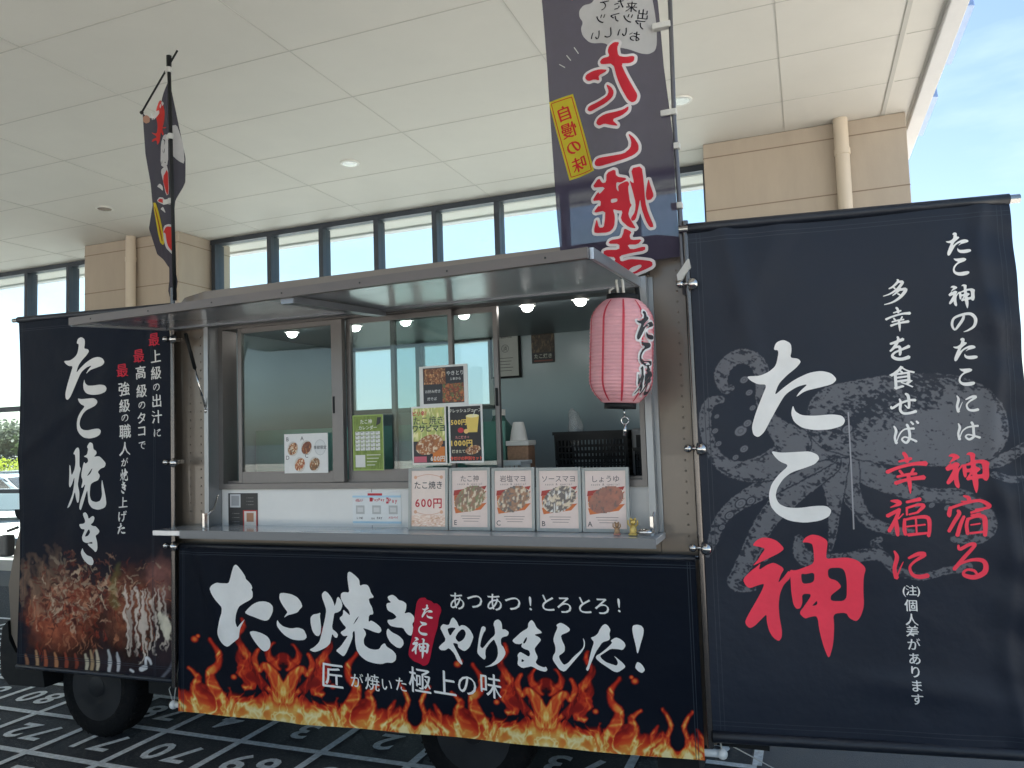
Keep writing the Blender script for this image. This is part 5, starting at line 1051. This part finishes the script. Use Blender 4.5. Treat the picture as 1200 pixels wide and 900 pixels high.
for k, (u, v, cs) in enumerate(((.2, .62, (brown, tan, cream, dk)), (.52, .64, (dk, lin(150, 70, 40), brown, tan)), (.36, .22, (brown, lin(190, 90, 50), cream, tan)), (.70, .22, (dk, tan, lin(90, 80, 60), cream)))):
    s.ell(W*u, Hh*v, W*.125, Hh*.19, lin(200, 196, 190), .0005); food(s, W*(u-.13), W*(u+.13), Hh*(v-.2), Hh*(v+.2), cs, 60+k, .0008)
s.ell(W*.83, Hh*.64, W*.13, Hh*.2, (.45, .47, .47), .0005); s.ell(W*.83, Hh*.64, W*.12, Hh*.185, (.62, .63, .63), .0007); word(s, '季節限定', W*.83, Hh*.64, .018, INK, .001, .01)
for c_, u, v in (('B', .08, .87), ('A', .42, .88), ('D', .08, .40), ('C', .52, .44)): word(s, c_, W*u, Hh*v, .028, INK, .001, .0)
done(s)
s = paper(413, 577, 470.5, 616, TY+.0275, 'payment_sheet', 'white cashless payment sheet with red badges on the counter panel', None, (.72, .74, .75), cat='sign', th=.0035)
W, Hh = s.W, s.H; s.rect(0, W, Hh*.84, Hh*.90, lin(170, 206, 226), .0004); s.rect(0, W, Hh*.06, Hh*.12, lin(170, 206, 226), .0004); s.rect(W*.32, W*.62, Hh*.90, Hh*.97, RD, .0006)
s.rect(W*.36, W*.42, Hh*.72, Hh*.84, RD, .0008); word(s, 'PayPay', W*.54, Hh*.78, .018, RD, .0008, .02); s.rect(W*.70, W*.75, Hh*.66, Hh*.84, lin(196, 30, 60), .0008); word(s, 'R', W*.725, Hh*.76, .02, (.7, .7, .7), .001, .02); word(s, 'Pay', W*.84, Hh*.75, .026, lin(196, 30, 60), .0008, .01); word(s, 'd払い', W*.14, Hh*.76, .016, RD, .0008, .02)
for u in (.16, .5, .84): s.rect(W*(u-.09), W*(u+.09), Hh*.34, Hh*.60, (.45, .46, .46), .0006); s.rect(W*(u-.06), W*(u+.06), Hh*.40, Hh*.54, (.62, .62, .62), .0009)
word(s, 'au PAY', W*.5, Hh*.22, .016, INK, .0008, .01); word(s, 'メルペイ', W*.84, Hh*.24, .013, RD, .0008, .02); word(s, 'LINE', W*.15, Hh*.22, .014, INK, .0008, .01)
done(s)
s = paper(267.5, 578, 302.5, 618, TY+.0275, 'black_leaflet', 'black leaflet with a red bordered white square at the left end of the counter panel', None, (.022, .022, .024), cat='sign', th=.0035)
W, Hh = s.W, s.H; s.rect(W*.06, W*.42, Hh*.58, Hh*.97, (.55, .56, .58), .0005); s.rect(W*.11, W*.37, Hh*.63, Hh*.92, (.30, .31, .33), .0008); s.rect(W*.5, W*.98, Hh*.02, Hh*.5, lin(176, 40, 34), .0005); s.rect(W*.54, W*.94, Hh*.05, Hh*.47, (.66, .62, .58), .0008); s.rect(W*.62, W*.86, Hh*.16, Hh*.42, lin(170, 120, 90), .0011)
for u, v in ((.73, .86), (.73, .76), (.73, .66), (.25, .40), (.25, .28), (.25, .16), (.25, .08)): word(s, '・一一一', W*u, Hh*v, .012, (.4, .4, .38), .0006, .0)
done(s)
# on the back wall of the kitchen
s = paper(576, 390, 608.5, 440, IY-.016, 'framed_certificate', 'black framed white certificate on the back wall of the kitchen', None, (.62, .62, .60), cat='certificate')
W, Hh = s.W, s.H; word(s, '営業許可証', W*.5, Hh*.88, .02, INK, .001, .0); s.ell(W*.5, Hh*.62, W*.14, W*.14, (.1, .1, .12), .0006); s.ell(W*.5, Hh*.62, W*.125, W*.125, (.6, .6, .58), .0008); word(s, '済', W*.5, Hh*.62, .03, INK, .001, .0)
for k in range(5): s.rect(W*.25, W*(.78-.05*(k % 3)), Hh*(.40-.07*k), Hh*(.41-.07*k), INK, .0006)
s.mesh('print', print_m, s.root); bm = s.backing; x0, z0 = s.O[0], s.O[2]; Y = IY-.016
for q in ((x0-.012, x0, z0-.012, z0+Hh+.012), (x0+W, x0+W+.012, z0-.012, z0+Hh+.012), (x0, x0+W, z0-.012, z0), (x0, x0+W, z0+Hh, z0+Hh+.012)): box(bm, q[0], q[1], Y-.006, Y+.014, q[2], q[3])
obj('frame', bm, black_pl, s.root)
s = paper(622, 385, 650.5, 424.5, IY-.006, 'dark_poster', 'small dark poster pinned on the back wall right of the certificate', None, lin(40, 38, 44))
W, Hh = s.W, s.H; food(s, 0, W, Hh*.3, Hh, (lin(30, 28, 34), lin(96, 78, 60), lin(60, 44, 40), lin(120, 100, 76)), 71, .0005, shape='rect'); word(s, 'たこ焼き', W*.5, Hh*.2, .03, lin(190, 190, 180), .001, .02); s.rect(W*.1, W*.9, Hh*.05, Hh*.09, lin(120, 60, 50), .0008); done(s)

# ================================================================== KITCHENWARE
def crate(name, x0, x1, y0, y1, z0, z1, m, label, nx, nz, cat='basket', taper=.0, group=None):
    r_ = thing(name, ((x0+x1)/2, (y0+y1)/2, z0), label, cat, group)
    bm = NB(); th = .006; box(bm, x0+taper, x1-taper, y0+taper, y1-taper, z0, z0+th)
    def side(p, q):
        p = np.array(p); q = np.array(q); n_ = nx if abs(q-p)[0] > .01 else max(3, nx*2//3)
        nm = np.array([-(q-p)[1], (q-p)[0]])/np.linalg.norm(q-p)
        def bar(a0, a1, zz0, zz1):
            vs_ = []
            for zz in (zz0, zz1):
                tp_ = taper*(1-(zz-z0)/(z1-z0))
                for t_ in (0, th):
                    for a in (a0, a1): w_ = p+(q-p)*a+nm*(t_+tp_); vs_.append(bm.verts.new((w_[0], w_[1], zz)))
            for f in ((0, 1, 3, 2), (4, 6, 7, 5), (0, 4, 5, 1), (2, 3, 7, 6), (0, 2, 6, 4), (1, 5, 7, 3)): bm.faces.new([vs_[k] for k in f])
        H_ = z1-z0
        bar(0, 1, z1-.18*H_, z1); bar(0, 1, z0+th, z0+.12*H_)
        for k in range(n_+1): a = k/n_; bar(max(0, a-.2/n_), min(1, a+.2/n_), z0+.12*H_, z1-.18*H_)
        for k in range(1, nz): zz = z0+H_*(.12+.70*k/nz); bar(0.002, .998, zz-.02*H_, zz+.02*H_)
    side((x0, y0), (x1, y0)); side((x1, y0), (x1, y1)); side((x1, y1), (x0, y1)); side((x0, y1), (x0, y0))
    obj('basket_shell', bm, m, r_)
    bm = NB(); box(bm, x0-.006, x1+.006, y0-.008, y0-.001, z1-.012, z1+.004); box(bm, x0-.006, x1+.006, y1+.001, y1+.008, z1-.012, z1+.004); obj('rim', bm, m, r_)
    return r_
crate('black_basket', -1.165, -.80, 3.58, 3.86, 1.3355, 1.552, black_pl, 'large black slatted plastic basket on the worktop inside the hatch', 20, 5, taper=.015)
crate('black_basket', -.74, -.60, 3.45, 3.6, 1.3355, 1.47, black_pl, 'small black plastic basket at the right end of the worktop', 5, 3)
crate('white_crate', -1.50, -1.235, 3.28, 3.42, 1.3355, 1.425, white_pl, 'white slotted plastic crate behind the framed menu cards', 12, 2)
x, y, z = -1.31, 3.50, 1.3355
r_ = thing('flake_tub', (x, y, z), 'clear square tub of brown flakes with a white cone cup on its lid', 'container')
bm = NB(); box(bm, x-.055, x+.055, y-.05, y+.05, z, z+.16, bev=.006); obj('tub', bm, mat('brown_flakes', (.38, .22, .14), .6, var=.35, vscale=60), r_)
bm = NB(); box(bm, x-.06, x+.06, y-.055, y+.055, z+.161, z+.185, bev=.004); obj('lid', bm, white_pl, r_)
bm = NB(); lathe(bm, [(.045, .186), (.043, .19), (.036, .235), (.026, .275), (.022, .276), (.0, .2765)], (x-.01, y, z), seg=20); obj('cup', bm, white_pl, r_, smooth=True)
r_ = thing('cooler_bottle', (-1.47, 3.62, 1.3355), 'green tinted water bottle beside the right-hand sash, behind the crate', 'bottle')
bm = NB(); lathe(bm, [(.075, 0), (.08, .02), (.08, .2), (.072, .25), (.04, .29), (.03, .31), (.03, .335), (0, .336)], (-1.47, 3.62, 1.3355), seg=24); obj('bottle_body', bm, mat('green_bottle', (.10, .24, .20), .12, spec=.6, transl=.3, trans=.25), r_, smooth=True)
bm = NB(); lathe(bm, [(.034, .315), (.034, .345), (0, .346)], (-1.47, 3.62, 1.3355), seg=20); obj('cap', bm, white_pl, r_)
r_ = thing('grey_till', (-.70, 3.72, 1.3355), 'grey box shaped till standing behind the large black basket', 'till')
bm = NB(); box(bm, -.80+.005, -.60, 3.64, 3.85, 1.3355, 1.56, bev=.012); obj('till_body', bm, mat('grey_till', (.20, .21, .215), .5), r_)
bm = NB(); box(bm, -.77, -.63, 3.634, 3.6395, 1.47, 1.53); obj('screen', bm, black_pl, r_)
r_ = thing('plastic_bag', (-1.08, 3.72, 1.35), 'crumpled clear plastic bag poking out of the large black basket', 'bag')
bm = NB(); bmesh.ops.create_icosphere(bm, subdivisions=3, radius=.06)
for v in bm.verts:
    k = 1+.5*(fbm(np.array(v.co.x*30+3), np.array(v.co.z*30+v.co.y*21), 3)-.5)*2; v.co = Vector((v.co.x*.6*k-1.09, v.co.y*.6*k+3.70, v.co.z*1.7*k+1.58))
obj('bag_skin', bm, mat('clear_bag', (.5, .53, .54), .2, trans=.6), r_, smooth=True)
# two small gold figurines
gold = mat('gold_glaze', (.55, .40, .12), .3, .5, var=.1); pinkb = mat('pink_base', (.5, .22, .18), .5)
for px_, lab, k, w_ in ((723, 'tiny brown and gold figurine on a red base beside menu card A', .8, 0), (742, 'taller gold figurine with raised arms at the right end of the counter', 1.05, 1)):
    p = onz(px_, 619, 1.1485); x, y, z = -.7+(.062 if w_ else 0), 2.93, 1.1485
    x = ony(px_, 619, 2.93)[0]
    r_ = thing('figurine', (x, y, z), lab, 'figurine', 'small gold figurines at the counter end')
    bm = NB(); box(bm, x-.016*k, x+.016*k, y-.012*k, y+.012*k, z, z+.008*k, bev=.002); obj('base', bm, pinkb if not w_ else gold, r_)
    bm = NB(); c0 = z+.008*k
    lathe(bm, [(.012*k, 0), (.014*k, .012*k), (.010*k, .026*k), (.006*k, .03*k), (.0, .031*k)], (x, y, c0), seg=14); ball(bm, (x, y, c0+.040*k), .0115*k, seg=12)
    for sx_ in (-1, 1): tube(bm, [(x+sx_*.009*k, y, c0+.024*k), (x+sx_*.018*k, y-.003, c0+.034*k), (x+sx_*.017*k, y-.004, c0+.048*k)], [.004*k, .0035*k, .003*k], 8); ball(bm, (x+sx_*.008*k, y, c0+.051*k), .0045*k, seg=8, sc=(1, .5, 1.2)); ball(bm, (x+sx_*.007*k, y-.006, c0+.003*k), .006*k, seg=8)
    obj('figure', bm, gold if w_ else mat('bronze_glaze', (.36, .22, .12), .35, .3), r_, smooth=True)

# ================================================================== BEYOND THE CANOPY
def car(x, y, m, label, rot=0.0):
    r_ = thing('parked_car', (0, 0, 0), label, 'car', 'cars parked beyond the canopy')
    bm = NB(); pr = [(-1.85, .30), (-1.88, .62), (-1.80, .82), (-1.0, .95), (-.45, 1.40), (-.2, 1.49), (.9, 1.50), (1.45, 1.38), (1.78, .95), (1.86, .62), (1.84, .30)]
    prism(bm, pr, -.74, .74); bmesh.ops.bevel(bm, geom=[e_ for e_ in bm.edges if abs(e_.verts[0].co.y-e_.verts[1].co.y) < 1e-6], offset=.07, segments=3, affect='EDGES')
    obj('body', bm, m, r_, smooth=True)
    for sd_ in (-1, 1):
        bm = NB(); prism(bm, [(-.82, .98), (-.40, 1.36), (.32, 1.42), (.32, .98)], sd_*.735-.008, sd_*.735+.008); prism(bm, [(.38, .98), (.38, 1.42), (1.2, 1.36), (1.5, .98)], sd_*.735-.008, sd_*.735+.008); obj('side_window', bm, cglass, r_)
    for xx, zz in ((-1.0, -.46), (1.47, 1.62)): pass
    bm = NB(); q = [(-1.0, -.6, .97), (-1.0, .6, .97), (-.47, .55, 1.395), (-.47, -.55, 1.395)]; a = [bm.verts.new(Vector(p)+Vector((-.012, 0, .012))) for p in q]; c_ = [bm.verts.new(Vector(p)+Vector((.02, 0, -.02))) for p in q]; bm.faces.new(a[::-1]); bm.faces.new(c_)
    for i in range(4): bm.faces.new((a[i], a[(i+1) % 4], c_[(i+1) % 4], c_[i]))
    obj('windscreen', bm, cglass, r_)
    for sx_ in (-1.15, 1.15):
        for sd_ in (-.70, .56):
            bm = NB(); lathe(bm, [(.17, .0), (.29, .0), (.30, .02), (.30, .13), (.29, .15), (.17, .15)], (sx_, sd_, .30), 'y', 24); w_ = obj('wheel', bm, rubber, r_)
            bm = NB(); lathe(bm, [(.18, .01 if sd_ < 0 else .14), (.05, -.005 if sd_ < 0 else .155), (0, -.006 if sd_ < 0 else .156)], (sx_, sd_, .30), 'y', 20); obj('rim', bm, alu, w_)
    for sd_ in (-.55, .55):
        bm = NB(); ball(bm, (-1.82, sd_, .72), .13, seg=10, sc=(.4, 1.2, .7)); obj('headlight', bm, chrome, r_)
    bm = NB(); box(bm, -1.93, -1.86, -.3, .3, .42, .54, bev=.01); obj('number_plate', bm, white_pl, r_)
    r_.location = (x, y, LOW); r_.rotation_euler = (0, 0, rot); return r_
pa, pb = onz(-2, 612, LOW), onz(14, 598, LOW)
car(pa[0]-.9, pa[1]+.9, mat('silver_blue_paint', (.46, .55, .60), .3, .3, coat=.5), 'pale silver hatchback seen past the left end of the truck', R(196))
car(pb[0]-.6, pb[1]+1.2, mat('grey_blue_paint', (.13, .18, .22), .3, .4, coat=.5), 'dark grey car parked behind the pale silver hatchback', R(200))
bark = mat('bark', (.09, .07, .05), .9, var=.3)
def leaves(bm, c, rx, ry, rz, n_, sz, rg, hollow=.35):
    for _ in range(n_):
        d = Vector((rg.gauss(0, 1), rg.gauss(0, 1), rg.gauss(0, 1))).normalized(); k = (hollow+(1-hollow)*rg.random())
        p = Vector(c)+Vector((d.x*rx*k, d.y*ry*k, d.z*rz*k)); u = Vector((rg.gauss(0, 1), rg.gauss(0, 1), rg.gauss(0, .6))).normalized(); v = u.orthogonal().normalized(); s_ = sz*(.6+.8*rg.random())
        bm.faces.new([bm.verts.new(p+q) for q in (u*s_, v*s_*.55, -u*s_, -v*s_*.55)])
def tree(x, y, h, r_, m, label, seed):
    rg = random.Random(seed); root = thing('broadleaf_tree', (x, y, LOW), label, 'tree', 'trees beyond the car park')
    bm = NB(); tube(bm, [(x, y, LOW), (x+.1, y, LOW+h*.3), (x, y+.1, LOW+h*.75)], [.18, .13, .04], 8)
    for k in range(6): a = rg.random()*6.28; tube(bm, [(x, y, LOW+h*(.3+.05*k)), (x+math.cos(a)*r_*.6, y+math.sin(a)*r_*.6, LOW+h*(.55+.05*k))], [.07, .02], 6)
    obj('trunk', bm, bark, root)
    bm = NB()
    for k in range(16):
        a = rg.random()*6.28; q = r_*.75*math.sqrt(rg.random()); zz = LOW+h*(.42+.5*rg.random()); leaves(bm, (x+q*math.cos(a), y+q*math.sin(a), zz), r_*.42, r_*.42, r_*.34, 170, .13, rg)
    obj('crown', bm, m, root)
g1 = mat('leaf_green', (.055, .085, .035), .7, var=.4, vscale=1.2, transl=.3); g2 = mat('leaf_grey_green', (.12, .145, .10), .7, var=.4, vscale=1.2, transl=.3)
for k, (x, y, h, r_, m, lab) in enumerate(((-39.5, 27.5, 3.7, 2.2, g2, 'grey green tree above the hedge, nearest the left banner edge'), (-43.5, 28.5, 3.5, 2.0, g2, 'round grey green tree left of the tree at the banner edge'), (-36.5, 28.5, 3.5, 2.0, g1, 'dark green tree behind the left banner'), (17, 42, 3.6, 2.4, g1, 'far green tree past the right banner edge'), (21, 45, 4.2, 2.8, g2, 'far grey green tree at the right picture edge'), (27, 43, 4.0, 2.6, g1, 'far green tree beyond the right picture edge, nearest the frame'), (33, 46, 4.4, 2.8, g2, 'far grey green tree beyond the right picture edge, second from the frame'), (39.5, 44, 4.0, 2.7, g1, 'far green tree beyond the right picture edge, third from the frame'), (46, 47, 4.6, 3.0, g2, 'far grey green tree beyond the right picture edge, farthest from the frame'))): tree(x, y, h, r_, m, lab, 50+k)
rg = random.Random(8); hg = thing('hedge', (-36, 25.5, LOW), 'clipped yellow green hedge along the far side of the car park', 'hedge')
bm = NB()
for k in range(60): leaves(bm, (-46+k*.36, 25.5+.15*rg.gauss(0, 1), LOW+1.05), .42, .5, 1.05, 190, .075, rg, .6)
obj('hedge_leaves', bm, mat('hedge_leaf', (.34, .40, .03), .6, var=.3, vscale=2, transl=.35), hg)
